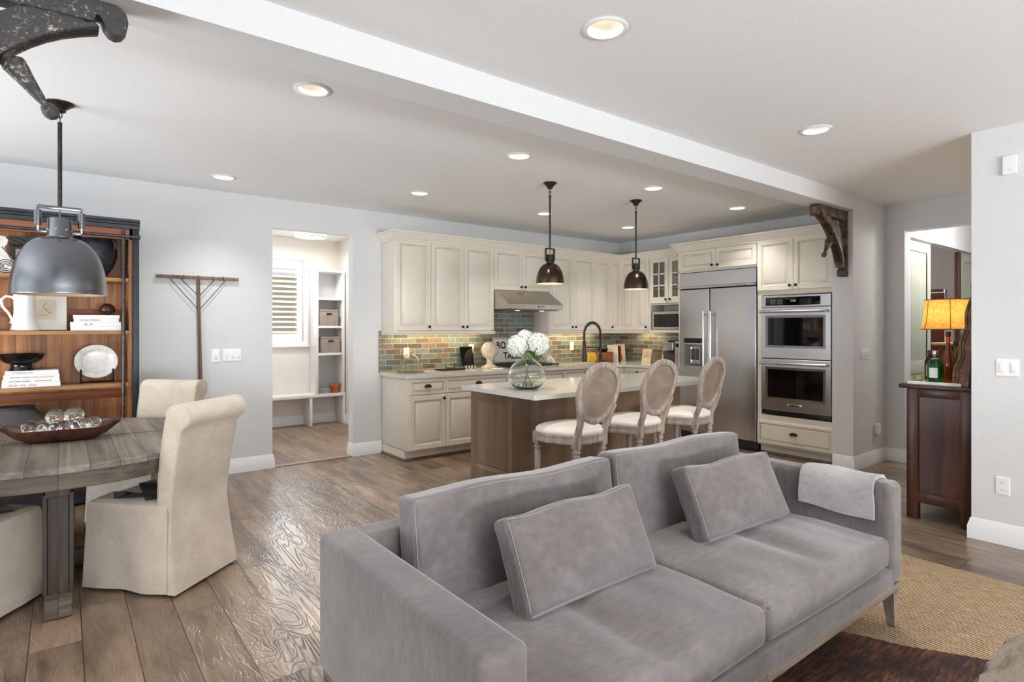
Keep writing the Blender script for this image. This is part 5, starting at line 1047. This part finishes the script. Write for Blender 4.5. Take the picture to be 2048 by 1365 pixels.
mb = MB(); mb.lathe([(.16, 0)]+[(.165+.05*sin(pi*i/24)-(.05*max(0, i-16)/8)+.004*(i % 2), .01+.29*i/24) for i in range(25)]+[(.13, .32), (.125, .32), (.004, .2)], c, 44); mb.build('basket_body', mottled('black_weave', (34, 34, 36), (104, 102, 100), .8, 10, (14, 14, 60), bumpy=.6), t)

# rake against wall
rk = board_wood('old_rake_wood', [(92, 72, 58), (128, 104, 86), (150, 128, 108)], 'Z', 3, .7)
t = T('wooden_rake', 'antique wooden hay rake leaning on the wall left of the doorway', 'rake', (1.02, 6.17, 0))
mb = MB(); mb.tube([(1.045, 6.14, .004), (1.03, 6.16, .95), (1.014, 6.178, 1.90)], [.016, .016, .014], 10); mb.build('handle', rk, t)
MB().box(.668, 1.368, 6.165, 6.188, 1.895, 1.925, .004).build('head', rk, t)
mb = MB()
for a, z in ((.77, 1.60), (.86, 1.73), (1.16, 1.73), (1.26, 1.60)): mb.tube([(a, 6.176, 1.905), (1.02, 6.172, z)], .0032, 6)
mb.build('brace_wire', 'iron', t)
for x in (.80, .89, 1.014, 1.14, 1.23): MB().box(x-.004, x+.004, 6.162, 6.19, 1.89, 1.93, .001).build('wire_wrap', 'iron', t)

# ------------------------------------------------------------------ dining table
TC = (-.02, 4.40); t = T('dining_table', 'round weathered grey wooden dining table under the dome pendant', 'table', (TC[0], TC[1], 0)); TR = .885; c = (TC[0], TC[1], 0)
mb = MB(); mb.lathe([(.004, .728), (TR-.004, .728), (TR, .732), (TR, .757), (TR-.004, .761), (.004, .761)], c, 96); mb.build('tabletop', 'tabletop', t)
mb = MB(); mb.lathe([(TR-.085, .762), (TR-.0835, .7622), (TR-.082, .762)], c, 96, False); mb.build('border_groove', plain('groove_dark', (66, 58, 50), .8), t)
MB().box(TC[0]-TR+.1, TC[0]+TR-.1, TC[1]-.0025, TC[1]+.0025, .7612, .7622).build('seam', plain('seam_dark', (70, 62, 54), .8), t)
mb = MB(); mb.lathe([(TR-.05, .645), (TR-.035, .645), (TR-.03, .65), (TR-.03, .727), (TR-.05, .727)], c, 96, False); mb.build('apron', 'tablewood', t)
mb = MB(); mb.box(TC[0]-.80, TC[0]+.80, TC[1]-.055, TC[1]+.055, .003, .10, .006); mb.box(TC[0]-.055, TC[0]+.055, TC[1]-.79, TC[1]-.056, .003, .10, .006); mb.box(TC[0]-.055, TC[0]+.055, TC[1]+.056, TC[1]+.79, .003, .10, .006); mb.build('base_cross', 'tablewood', t)
mb = MB(); mb.box(TC[0]-.78, TC[0]+.78, TC[1]-.05, TC[1]+.05, .60, .644, .004); mb.box(TC[0]-.05, TC[0]+.05, TC[1]-.78, TC[1]-.051, .60, .644, .004); mb.box(TC[0]-.05, TC[0]+.05, TC[1]+.051, TC[1]+.78, .60, .644, .004); mb.build('top_cross', 'tablepost', t)
for dx, dy in ((0, -.66), (0, .66), (-.66, 0), (.66, 0), (0, 0)):
    x, y = TC[0]+dx, TC[1]+dy; mb = MB(); mb.box(x-.042, x+.042, y-.042, y+.042, .10, .60, .004)
    if dx == 0 and dy: mb.box(x-.062, x-.044, y-.05, y+.05, .10, .60, .003); mb.box(x+.044, x+.062, y-.05, y+.05, .10, .60, .003)
    elif dy == 0 and dx: mb.box(x-.05, x+.05, y-.062, y-.044, .10, .60, .003); mb.box(x-.05, x+.05, y+.044, y+.062, .10, .60, .003)
    mb.build('leg', 'tablepost', t)
# dough bowl with glass balls
bm_ = mottled('burl_brown_wood', (40, 24, 18), (84, 48, 34), .35, 14, bumpy=.3, extra=(58, 34, 26))
ang = math.atan2(4.477-4.548, .256+.262); bc = Vector((-.005, 4.40, .7622))
t = T('dough_bowl', 'long dark carved wooden dough bowl filled with glass balls', 'bowl', bc)
def bring(s, z, k=0):
    r = []
    for i in range(56):
        a = 2*pi*i/56; ex = .27*s+(.03 if abs(cos(a)) > .97 and k else 0); x = ex*cos(a); y = .155*s*abs(sin(a))**.9*(1 if sin(a) > 0 else -1)
        lift = (.030*abs(cos(a))**6 if k else 0)+.004*sin(3*a)
        p = Vector((x, y, z+lift)); p.rotate(Matrix.Rotation(ang+.06, 3, 'Z')); r.append(bc+p)
    return r
mb = MB(); mb.loft([bring(.42, .0), bring(.62, .004), bring(.82, .03), bring(.96, .062, 1), bring(1.0, .075, 1), bring(.95, .076, 1), bring(.78, .04), bring(.55, .018), bring(.1, .014)]); mb.build('bowl_body', bm_, t)
def gball(lab, x, y, z, r):
    p = Vector((x, y, 0)); p.rotate(Matrix.Rotation(ang+.06, 3, 'Z')); mb = MB(); mb.sphere((bc.x+p.x, bc.y+p.y, bc.z+z), r, 28, 18); rnd = random.Random(int(r*1e4)+int(x*1e3))
    for v in mb.b.verts:
        q = v.co*40; v.co += (v.co-Vector((bc.x+p.x, bc.y+p.y, bc.z+z))).normalized()*.0016*MN.noise(q)
    o = mb.build('glass_ball', 'glass'); tag(o, lab, 'glass ball', 'glass balls in the dough bowl')
for a in (('upper left glass ball on top of the pile in the dough bowl', -.035, .02, .135, .049), ('upper right glass ball on top of the pile in the dough bowl', .055, .03, .138, .051), ('leftmost glass ball low in the dough bowl', -.145, -.02, .085, .045),
          ('small glass ball in front, second from the left end of the dough bowl', -.085, -.055, .082, .036), ('small glass ball in front of the upper left ball', -.03, -.065, .078, .034), ('glass ball under and between the two upper ones', .01, -.01, .075, .042),
          ('glass ball in front below the upper right ball', .055, -.05, .082, .040), ('glass ball at the back left of the dough bowl', -.085, .055, .084, .04), ('glass ball right of the upper right ball', .115, -.035, .086, .038), ('glass ball near the right end of the dough bowl', .15, .015, .088, .04), ('glass ball at the back right of the dough bowl', .09, .06, .082, .036)): gball(*a)

# ------------------------------------------------------------------ slipcovered dining chairs
def dchair(lab):
    t = T('dining_chair', lab, 'chair', (0, 0, 0), 0, 'slipcovered chairs around the dining table'); L = dict(local=True)
    # seat block with skirt
    def ring(z, fl, wav):
        r = []; n = 80; hx, y0, y1 = .236, -.215, .285
        per = [(-hx, y0, hx, y0), (hx, y0, hx, y1), (hx, y1, -hx, y1), (-hx, y1, -hx, y0)]
        for s, (ax, ay, bx, by) in enumerate(per):
            for k in range(20):
                f_ = k/20; x, y = ax+(bx-ax)*f_, ay+(by-ay)*f_; nx, ny = ((0, -1), (1, 0), (0, 1), (-1, 0))[s]
                wv = wav*(.012*sin(f_*pi*2+s)+.008*sin(f_*9+s*2))*sin(pi*f_)
                e = fl*(1+.0*f_); x += nx*(e+wv); y += ny*(e+wv)
                if k == 0: px, py = ((-1, -1), (1, -1), (1, 1), (-1, 1))[s]; x = (px*(hx+fl*.9)); y = (y0 if py < 0 else y1)+py*fl*.9
                r.append((x, y, z))
        return r
    mb = MB(); mb.loft([ring(.014, .016, 1.5), ring(.10, .013, 1.3), ring(.20, .009, 1), ring(.30, .005, .6), ring(.40, .002, .15), ring(.455, .0, 0), ring(.472, -.004, 0), ring(.482, -.016, 0), ring(.490, -.06, 0), ring(.494, -.15, 0)]); mb.build('seat_cover', 'linen', t, **L)
    # back slab profile (y,z), front then over the roll and down the rear to the hem
    fr = [(-.146, .46), (-.148, .52), (-.154, .62), (-.168, .73), (-.184, .83), (-.196, .90), (-.202, .94)]
    roll = [(-.282+.078*cos(R(a)), .957+.068*sin(R(a))) for a in range(10, 246, 15)]
    rear = [(-.306, .882), (-.296, .85), (-.284, .79), (-.266, .70), (-.250, .60), (-.238, .50), (-.235, .42), (-.244, .28), (-.262, .14), (-.284, .014)]
    prof = fr+roll+rear; bot = [(-.238, .014), (-.225, .2), (-.220, .44)]
    full = prof+bot
    def W(z, y): return .224+(.010*min(1, (z-.45)/.35) if z > .45 else .032*(.45-z)/.45)
    xs = [-1, -.985, -.94, -.6, 0, .6, .94, .985, 1]; ins = [.012, .004, 0, 0, 0, 0, 0, .004, .012]
    cy = -.24
    mb = MB(); mb.loft([[(W(z, y)*x, y+(cy-y)*i_/.06*.9 if z > .5 else y, z-(.6*i_ if z > .99 else 0)) for y, z in full] for x, i_ in zip(xs, ins)]); mb.build('back_cover', 'linen', t, **L)
    # seams
    mb = MB()
    for s in (-1, 1):
        mb.tube([(s*(W(z, y)-.006), y-.0015, z) for y, z in rear[1:]], .0022, 5); mb.tube([(s*(W(z, y)-.006), y+.001, z) for y, z in fr], .0022, 5)
        mb.tube([(s*(.232-.004), y, z) for y, z in roll], .0022, 5)
    mb.build('piping', 'linen', t, **L)
    for s in (-1, 1):      # corner kick pleat
        mb = MB(); mb.loft([[(s*.218, -.228, .42), (s*.218, -.215, .42)], [(s*.236, -.243, .25), (s*.236, -.215, .25)], [(s*.25, -.272, .02), (s*.247, -.222, .02)]], closed=False); o = mb.build('pleat', 'linen', t, **L); md = o.modifiers.new('s', 'SOLIDIFY'); md.thickness = .003
    for x, y in ((-.19, -.195), (.19, -.195), (-.2, .23), (.2, .23)):
        mb = MB(); mb.box(x-.018, x+.018, y-.018, y+.018, .001, .3, .002); mb.build('leg', 'sofawood', t, **L)
    return t
ch = dchair('cream slipcovered dining chair nearest the sofa, its back to the camera'); ch.location = (.468, 3.892, 0); ch.rotation_euler = (0, 0, R(41.7))
dup(ch, (.50, 5.05, 0), R(137), 'cream slipcovered dining chair on the far side of the table by the bookcase')
dup(ch, (-.445, 3.90, 0), R(-32.5), 'cream slipcovered dining chair cut off by the left edge of the picture')

# ------------------------------------------------------------------ sofa
SX0, SX1, SY0, SY1 = .72, 3.16, 1.04, 2.06
t = T('sofa', 'grey velvet two-seat sofa with its open side towards the right foreground', 'sofa', ((SX0+SX1)/2, 1.55, 0))
MB().rbox(SX0+.07, (SY0+SY1)/2, .4625, .07, (SY1-SY0)/2, .2375, .022, 4, 6).build('arm', 'velvet', t)
MB().rbox(SX1-.07, (SY0+SY1)/2, .4675, .07, (SY1-SY0)/2, .2375, .035, 4, 6).build('arm', 'velvet', t)
MB().rbox((SX0+SX1)/2, SY1-.07, .4615, (SX1-SX0)/2-.002, .069, .2365, .028, 4, 8).build('backrest', 'velvet', t)
MB().rbox((SX0+SX1)/2, SY0+.45, .27, (SX1-SX0)/2-.1, .447, .044, .012, 3, 6).build('front_rail', 'velvet', t)
MB().box(SX0+.012, SX1-.012, SY0+.01, SY1-.012, .188, .225, .004).build('base_rail', 'sofawood', t)
for x, y in ((SX0+.045, SY0+.045), (SX1-.045, SY0+.045), (SX0+.045, SY1-.05), (SX1-.045, SY1-.05)):
    sx = 1 if x > 2 else -1; mb = MB(); mb.loft([[(x+sx*.0+a*.030*1+sx*.004, y+b_*.028, .187) for a, b_ in ((-1, -1), (1, -1), (1, 1), (-1, 1))], [(x+sx*.014+a*.017, y-.008+b_*.017, .014) for a, b_ in ((-1, -1), (1, -1), (1, 1), (-1, 1))]]); mb.build('leg', 'sofawood', t)
def wrinkle(u, v, w, o, seed, amp):
    return amp*MN.noise(Vector((o.x*3.1+seed, o.y*3.7, o.z*3.3)))+amp*.45*MN.noise(Vector((o.x*13+seed, o.y*3.5, 3.3)))
def seat(cx, seed):
    def fn(u, v, w, o):
        top = max(0, w); c_ = (1-u*u)*(1-v*v*.7); gr = .020*math.exp(-((u+.0)/.10)**2)*(1-max(0, -v)**4)
        z = o.z+top*(.030*c_-gr)+top*wrinkle(u, v, w, o, seed, .010)
        return (o.x, o.y-.012*(1-u*u)*max(0, -v), z)
    mb = MB(); mb.rbox(cx, 1.484, .386, .547, .43, .070, .032, 5, 26, fn); s = mb.build('seat_cushion', 'velvet', t, ang=180)
    mb = MB(); pts = [(cx+u*.535, SY0+.022-.012*(1-u*u), .4415+.006*(1-u*u)) for u in [-1+2*k/24 for k in range(25)]]; mb.tube(pts, .003, 6); mb.build('piping', 'velvet', s)
seat(1.405, 1.7); seat(2.50+.0, 8.1)
def cush(name, cx, cy, cz, hx, hy, hz, r, tilt, rz, seed, par=None, puff=.02, lab=None, corner=.0):
    mt = Matrix.Translation((cx, cy, cz)) @ Matrix.Rotation(rz, 4, 'Z') @ Matrix.Rotation(tilt, 4, 'X')
    def fn(u, v, w, o):
        c_ = max(0, (1-abs(u)**2.6))*max(0, (1-abs(w)**2.6)); y = o.y+v*puff*c_+(v*wrinkle(u, v, w, o, seed, .007))
        pinch = corner*(abs(u)**4)*(abs(w)**4)
        return (o.x*(1+pinch)-.012*u*(1-abs(u))*0, y, o.z*(1+pinch)+.010*(1-u*u)*w*0+(.012*sin(u*5+seed)*max(0, w)*.5))
    mb = MB(); mb.rbox(0, 0, 0, hx, hy, hz, r, 5, 22, fn, mt); s = mb.build(name, 'velvet', par, ang=180)
    for sg in (-1,):
        P = []
        for k in range(64):
            a = k/64*4; e = int(a); f_ = a-e; rr_ = 1
            u, w = ((-1+2*f_, -1), (1, -1+2*f_), (1-2*f_, 1), (-1, 1-2*f_))[e]
            pin = corner*(abs(u)**4)*(abs(w)**4)
            x, z = u*(hx-.010)*(1+pin), w*(hz-.010)*(1+pin)+(.012*sin(u*5+seed)*max(0, w)*.5); P.append(mt @ Vector((x, sg*(hy-.008)-.003*0, z)))
        mb = MB(); mb.tube(P, .0017, 6, True); o = mb.build('piping', 'stitch', s)
    return s
cush('back_cushion', 1.465, 1.845, .618, .505, .068, .215, .028, R(-7), 0, 3.3, t, .022); cush('back_cushion', 2.505, 1.845, .630, .512, .068, .215, .028, R(-7), 0, 5.9, t, .022)
p1 = cush('throw_pillow', 1.525, 1.56, .618, .335, .052, .165, .03, R(-24), R(2), 2.2, None, .02, corner=.02); tag(p1, 'grey velvet lumbar pillow leaning on the left half of the sofa', 'pillow', 'lumbar pillows on the sofa')
p2 = cush('throw_pillow', 2.565, 1.565, .628, .335, .052, .165, .03, R(-24), R(-2), 6.4, None, .02, corner=.02); tag(p2, 'grey velvet lumbar pillow leaning on the right half of the sofa', 'pillow', 'lumbar pillows on the sofa')
# folded throw over the right arm
mb = MB(); ax = SX1-.07; outer = []
path = [(ax-.0735, .525), (ax-.0745, .60), (ax-.0745, .66), (ax-.066, .69), (ax-.045, .706), (ax, .7095), (ax+.045, .706), (ax+.066, .69), (ax+.0745, .66), (ax+.0745, .60), (ax+.075, .50)]
def off(P, d):
    out = []
    for i, p in enumerate(P):
        a = Vector(P[max(0, i-1)]); b_ = Vector(P[min(len(P)-1, i+1)]); tt = (b_-a).normalized(); n = Vector((-tt.y, tt.x)); out.append((p[0]+n.x*d, p[1]+n.y*d))
    return out
o1 = off(path, .016); i1 = off(path, .0015); poly = o1+list(reversed(i1)); rows = []
for k in range(9):
    f_ = k/8; y = 1.115+.34*f_; rows.append([(x, y+.012*(z < .6 and x < ax)*(.5-f_)*-1, z+.004*sin(f_*7+x*9)+(.012*f_ if z < .54 and x < ax else 0)) for x, z in poly])
mb.loft(rows); o = mb.build('throw_blanket', 'throw', ang=60); tag(o, 'folded light grey wool throw draped over the right sofa arm', 'blanket')

# ------------------------------------------------------------------ rugs, coffee table
mb = MB(); mb.box(.95, 4.165, -1.6, 1.75, .001, .011, .003); tag(mb.build('jute_rug', 'jute'), 'woven natural jute rug under the sofa, reaching to the right', 'rug')
hp = [(2.78, 1.35), (2.88, 1.17), (2.915, 1.09), (2.96, .97), (3.03, .86), (3.11, .72), (3.22, .55), (3.3, .3), (3.2, -.1), (2.7, -.3), (1.9, -.35), (1.2, -.1), (1.05, .3), (1.2, .8), (1.35, 1.2), (1.6, 1.45), (2.0, 1.3), (2.4, 1.42)]
sm_ = []
for i in range(len(hp)):
    p0, p1, p2_, p3 = [Vector(hp[(i+k) % len(hp)]) for k in (-1, 0, 1, 2)]
    for k in range(6):
        u = k/6; sm_.append(.5*((2*p1)+(-p0+p2_)*u+(2*p0-5*p1+4*p2_-p3)*u*u+(-p0+3*p1-3*p2_+p3)*u**3))
mb = MB(); mb.prism([(p.x, p.y) for p in sm_], 'Z', .0115, .0165); tag(mb.build('cowhide_rug', 'hide'), 'dark brindle brown cowhide lying on the jute rug by the sofa', 'rug')
le = mottled('weathered_slab', (104, 92, 80), (142, 128, 114), .7, 9, (1, 4, 1), bumpy=.6, extra=(122, 108, 94))
t = T('coffee_table', 'rough live-edge wooden coffee table corner at the bottom right', 'table', (2.0, -.1, 0)); rnd = random.Random(5)
base_ = [(1.2, .50), (1.6, .515), (2.05, .50), (2.42, .515), (2.50, .49), (2.60, .46), (2.74, .43), (2.80, .3), (2.78, 0), (2.80, -.6), (1.2, -.6)]; q = []
for i in range(len(base_)):
    a, b_ = Vector(base_[i]), Vector(base_[(i+1) % len(base_)]); n = max(2, int((b_-a).length/.03))
    for k in range(n): f_ = k/n; p = a.lerp(b_, f_); q.append((p.x+.010*MN.noise(Vector((p.x*22, p.y*22, 0))), p.y+.012*MN.noise(Vector((p.x*22, p.y*22, 5)))))
mb = MB(); mb.loft([[(x, y, .36) for x, y in q], [(x, y, .405) for x, y in q], [(x*.997+.006, y*.99-.0006, .42) for x, y in q]]); mb.build('slab_top', le, t, ang=50)
for x, y in ((1.4, .3), (2.45, .2), (1.4, -.4), (2.55, -.4)): MB().box(x-.05, x+.05, y-.05, y+.05, .018, .36, .004).build('leg', le, t)

# ------------------------------------------------------------------ console cabinet in the hallway opening
CX0, CX1, CY0, CY1 = 5.06, 6.45, 1.24, 1.645
t = T('console_cabinet', 'dark reddish wooden cabinet standing behind the right wall edge', 'cabinet', (5.75, 1.44, 0))
MB().box(CX0-.02, CX1+.02, 1.222, 1.692, .978, 1.008, .004).build('top', 'rosewood', t)
mb = MB(); mb.box(CX0+.022, CX1-.022, CY0+.012, CY1-.012, .13, .976); mb.build('body', 'rosewood', t)
for x in (CX0, CX1-.065):
    for y in (CY0, CY1-.072): MB().box(x, x+.065, y, y+.072, .002, .977, .003).build('leg', 'rosewood', t)
for x in (CX0+.004, CX1-.026):
    MB().box(x, x+.022, CY0+.072, CY1-.072, .915, .976, .002).build('side_rail', 'rosewood', t); MB().box(x, x+.022, CY0+.072, CY1-.072, .125, .20, .002).build('side_rail', 'rosewood', t)
for i in range(2):
    x0 = CX0+.07+i*.625; MB().rings((x0+.61, CY1-.010, .15), (-1, 0, 0), (0, 0, 1), (0, 1, 0), .61, .80, DP).build('door', 'rosewood', t)
t2 = T('serving_tray', 'thin white tray on top of the dark hallway cabinet', 'tray', (5.35, 1.47, 1.009))
mb = MB(); mb.box(5.075, 5.62, 1.31, 1.645, 1.0085, 1.02, .002); mb.box(5.075, 5.085, 1.31, 1.645, 1.02, 1.032); mb.box(5.61, 5.62, 1.31, 1.645, 1.02, 1.032); mb.build('tray_body', mottled('grey_white_marble', (196, 192, 186), (226, 223, 218), .3, 12, bumpy=0), t2)
TZ = 1.021
def bottle(name, lab, x, y, prof, mat, cap, caph, label=None, group='bottles on the hallway cabinet'):
    t = T(name, lab, 'bottle', (x, y, TZ), 0, group); c = (x, y, TZ); mb = MB(); inner = [(max(.003, r-.003), z+.003) for r, z in reversed(prof)]; mb.lathe(prof+inner[1:], c, 28); mb.build('glass_body', mat, t)
    r, z0, z1 = caph; mb = MB(); mb.lathe([(r*.9, z0), (r, z0+.003), (r, z1-.003), (r*.9, z1), (.003, z1)], c, 20); mb.build('cap', cap, t)
    if label:
        r, z0, z1, a0, a1, m_ = label; mb = MB(); mb.loft([[(x+r*cos(R(a0+(a1-a0)*k/10)), y+r*sin(R(a0+(a1-a0)*k/10)), TZ+z) for k in range(11)] for z in (z0, z1)], closed=False); mb.build('paper_label', m_, t)
    return t
amber = glassy('amber_glass', (226, 140, 60)); greeng = glassy('green_bottle_glass', (96, 205, 130)); darkg = glassy('dark_wine_glass', (70, 20, 24)); olive = glassy('olive_glass', (200, 190, 90))
bottle('gin_bottle', 'squat green glass bottle with white label and silver cap', 5.24, 1.515, [(.004, 0), (.046, 0), (.050, .006), (.050, .125), (.046, .15), (.030, .172), (.018, .182), (.017, .21)], greeng, 'chrome', (.019, .195, .24), (.0508, .035, .11, 150, 215, 'paper'))
bottle('amber_bottle', 'slender tall amber glass bottle with dark cap beside the green bottle', 5.24, 1.432, [(.004, 0), (.028, 0), (.031, .006), (.031, .16), (.028, .20), (.015, .27), (.0125, .36)], amber, 'blackpaint', (.017, .345, .385))
bottle('liquor_bottle', 'dark bottle with maroon cap just behind the green bottle', 5.42, 1.60, [(.004, 0), (.034, 0), (.036, .006), (.036, .15), (.02, .18), (.014, .19), (.0135, .215)], darkg, plain('maroon_cap', (110, 24, 40), .3), (.016, .20, .235), (.0366, .03, .12, 150, 230, plain('tan_label', (190, 150, 120), .6)))
bottle('wine_bottle', 'olive and amber bottle with black stopper near the carved frame', 5.45, 1.44, [(.004, 0), (.036, 0), (.038, .006), (.038, .18), (.03, .21), (.016, .24), (.014, .28)], olive, 'blackpaint', (.018, .27, .31))
mb = MB(); mb.sphere((0, 0, 0), .035, 18, 12, (1.2, 1, .8))
for v in mb.b.verts: v.co *= 1+.25*MN.noise(v.co*60)
mb.xf(Matrix.Translation((5.16, 1.60, TZ+.026))); tag(mb.build('air_plant', mottled('moss_grey', (110, 104, 78), (160, 152, 118), .8, 60, bumpy=.5)), 'small greyish green air plant on the tray left of the bottles', 'plant')
# lamp
c = (5.60, 1.53, 1.0085); t = T('table_lamp', 'lit table lamp with amber burlap shade behind the bottles', 'lamp', c)
bk = mottled('burnt_wood', (52, 40, 30), (110, 86, 60), .6, 16, bumpy=.4)
mb = MB(); mb.lathe([(.08, 0), (.085, .012), (.06, .03), (.03, .06), (.045, .10), (.055, .15), (.035, .20), (.03, .24), (.06, .27), (.10, .285)], c, 28); mb.build('turned_base', bk, t)
mb = MB(); mb.lathe([(.10, .285), (.118, .295), (.12, .305), (.004, .308)], c, 32); mb.build('drip_plate', mottled('aged_cream', (190, 168, 130), (222, 204, 166), .6, 20, bumpy=.1), t)
mb = MB(); mb.lathe([(.022, .308), (.022, .40), (.004, .40)], c, 20); mb.build('candle_sleeve', plain('ivory_sleeve', (232, 214, 176), .5), t)
def shade_mat():
    m, nt, b = new_mat('burlap_shade'); out = nt.nodes['Material Output']; v = coords(nt)
    n = noise_n(nt, coords(nt, (20, 20, 160)), 1.5, 4, .7); n2 = noise_n(nt, coords(nt, (160, 160, 20)), 1.5, 4, .7)
    ad = nd(nt, 'ShaderNodeMath', operation='ADD'); nt.links.new(n, ad.inputs[0]); nt.links.new(n2, ad.inputs[1]); h = nd(nt, 'ShaderNodeMath', operation='MULTIPLY'); h.inputs[1].default_value = .5; nt.links.new(ad.outputs[0], h.inputs[0])
    cc = ramp(nt, [(.38, lin((150, 104, 44))), (.6, lin((232, 184, 104)))], h.outputs[0])
    df = nd(nt, 'ShaderNodeBsdfDiffuse'); tr = nd(nt, 'ShaderNodeBsdfTranslucent'); mx = nd(nt, 'ShaderNodeMixShader'); mx.inputs[0].default_value = .6
    nt.links.new(cc, df.inputs[0]); nt.links.new(cc, tr.inputs[0]); nt.links.new(df.outputs[0], mx.inputs[1]); nt.links.new(tr.outputs[0], mx.inputs[2]); nt.links.new(mx.outputs[0], out.inputs[0]); return m
mb = MB(); mb.lathe([(.185, .413), (.172, .46), (.163, .52), (.157, .58), (.155, .65)], c, 48, False); sh_ = mb.build('lamp_shade', shade_mat(), t)
mb = MB()
for k in range(6):
    a = 2*pi*k/6+.35; mb.tube([(c[0]+r*cos(a), c[1]+r*sin(a), c[2]+z) for r, z in [(.186, .413), (.173, .46), (.164, .52), (.158, .58), (.156, .65)]], .003, 5)
for r, z in ((.186, .414), (.156, .649)): mb.tube([(c[0]+r*cos(2*pi*k/40), c[1]+r*sin(2*pi*k/40), c[2]+z) for k in range(40)], .0035, 5, True)
mb.build('shade_trim', plain('shade_trim', (150, 108, 56), .8), sh_)
mb = MB(); mb.sphere((c[0], c[1], c[2]+.53), .03, 14, 10); mb.build('bulb', emis('warm_bulb', (255, 190, 110), 30), t)
l = bpy.data.lights.new('lamp_glow', 'POINT'); l.energy = 8; l.color = (1, .80, .56); l.shadow_soft_size = .04; o = bpy.data.objects.new('lamp_glow', l); COL.objects.link(o); o.parent = t; o.location = (0, 0, .53)
# carved frame leaning on the wall
t = T('carved_frame', 'ornate carved dark gilt frame leaning against the wall on the cabinet', 'frame', (5.6, 1.27, 1.009)); cf = chipped('carved_gilt_wood', (66, 44, 32), (150, 108, 74), .5, .62)
out = []; 
for k in range(60):
    f_ = k/59; z = 1.010+.755*f_; yb = 1.325-.085*f_; bulge = .060*(1-f_)**.7*0+.018*abs(sin(f_*pi*3.5))+.040*(1-f_); out.append((yb+bulge, z))
inn = [(1.225+.05*(1-k/9)-.0, 1.010+.755*k/9) for k in range(10)]
mb = MB(); mb.prism(out+[(y-.0, z) for y, z in reversed(inn)], 'X', 5.10, 5.16); mb.build('side_rail', cf, t, ang=40)
mb = MB(); mb.prism(out+[(y-.0, z) for y, z in reversed(inn)], 'X', 5.98, 6.04); mb.build('side_rail', cf, t, ang=40)
mb = MB(); mb.prism([(1.30, 1.02), (1.285, 1.02), (1.215, 1.74), (1.23, 1.74)], 'X', 5.16, 5.98); mb.build('mirror_glass', plain('mirror', (200, 200, 200), .03, 1), t)
mb = MB()
for s in (.010, .028): mb.tube([(5.096, y-s-.004, z) for y, z in out[2:-2]], .005, 6)
mb.build('carved_bead', cf, t)
# barn doors in the study opening
gp = plain('sage_door_paint', (176, 182, 166), .5); 
def barn(n, x0, x1):
    t = T('barn_door', ['pale sage beadboard sliding door at the left of the hallway opening', 'second pale sage beadboard sliding door further back in the hallway'][n], 'door', ((x0+x1)/2, 2.41, .01), 0, 'sliding beadboard doors')
    mb = MB(); y0, y1 = 2.375, 2.415
    for a, b_, z0, z1 in ((x0, x0+.11, .01, 2.415), (x1-.11, x1, .01, 2.415), (x0+.11, x1-.11, .01, .25), (x0+.11, x1-.11, .92, 1.06), (x0+.11, x1-.11, 2.30, 2.415)): mb.box(a, b_, y0, y1, z0, z1, .002)
    mb.build('door_frame', gp, t)
    mb = MB(); w_ = x1-x0-.22; k = int(w_/.075)
    for i in range(k):
        for z0, z1 in ((.25, .92), (1.06, 2.30)): mb.box(x0+.11+w_*i/k+.002, x0+.11+w_*(i+1)/k-.002, y0+.012, y1-.012, z0, z1, .003)
    mb.build('beadboard_panel', gp, t)
    MB().rbox(x1-.04, y0-.004, 1.08, .012, .004, .03, .003, 2, 2).build('latch', 'black', t)
barn(0, 7.245, 8.07); barn(1, 9.2, 10.1)
tag(MB().box(9.10, 9.19, 2.37, 2.42, .002, 2.41, .002).build('door_post', 'rosewood'), 'dark wooden upright beside the second sliding door', 'post')
tag(MB().box(7.245, 10.29, 2.372, 2.42, 2.418, 2.445, .002).build('sliding_track', 'trim'), 'white overhead track above the sliding doors in the hallway', 'track')
t = T('window_blind', 'reddish brown slatted blind in the window beyond the sliding doors', 'blind', (10.48, 3.3, .85)); bl = board_wood('red_brown_slat', [(84, 44, 34), (116, 66, 52), (140, 84, 66)], 'Y', 3, .45)
for i in range(21):
    z = .88+i*.053; mb = MB(); mb.box(-.029, .029, -.40, .40, -.0015, .0015, 0, Matrix.Translation((10.47, 3.305, z)) @ Matrix.Rotation(R(76), 4, 'Y')); mb.build('slat', bl, t)
MB().box(10.44, 10.495, 2.92, 3.69, 1.975, 2.02, .003).build('head_rail', bl, t)
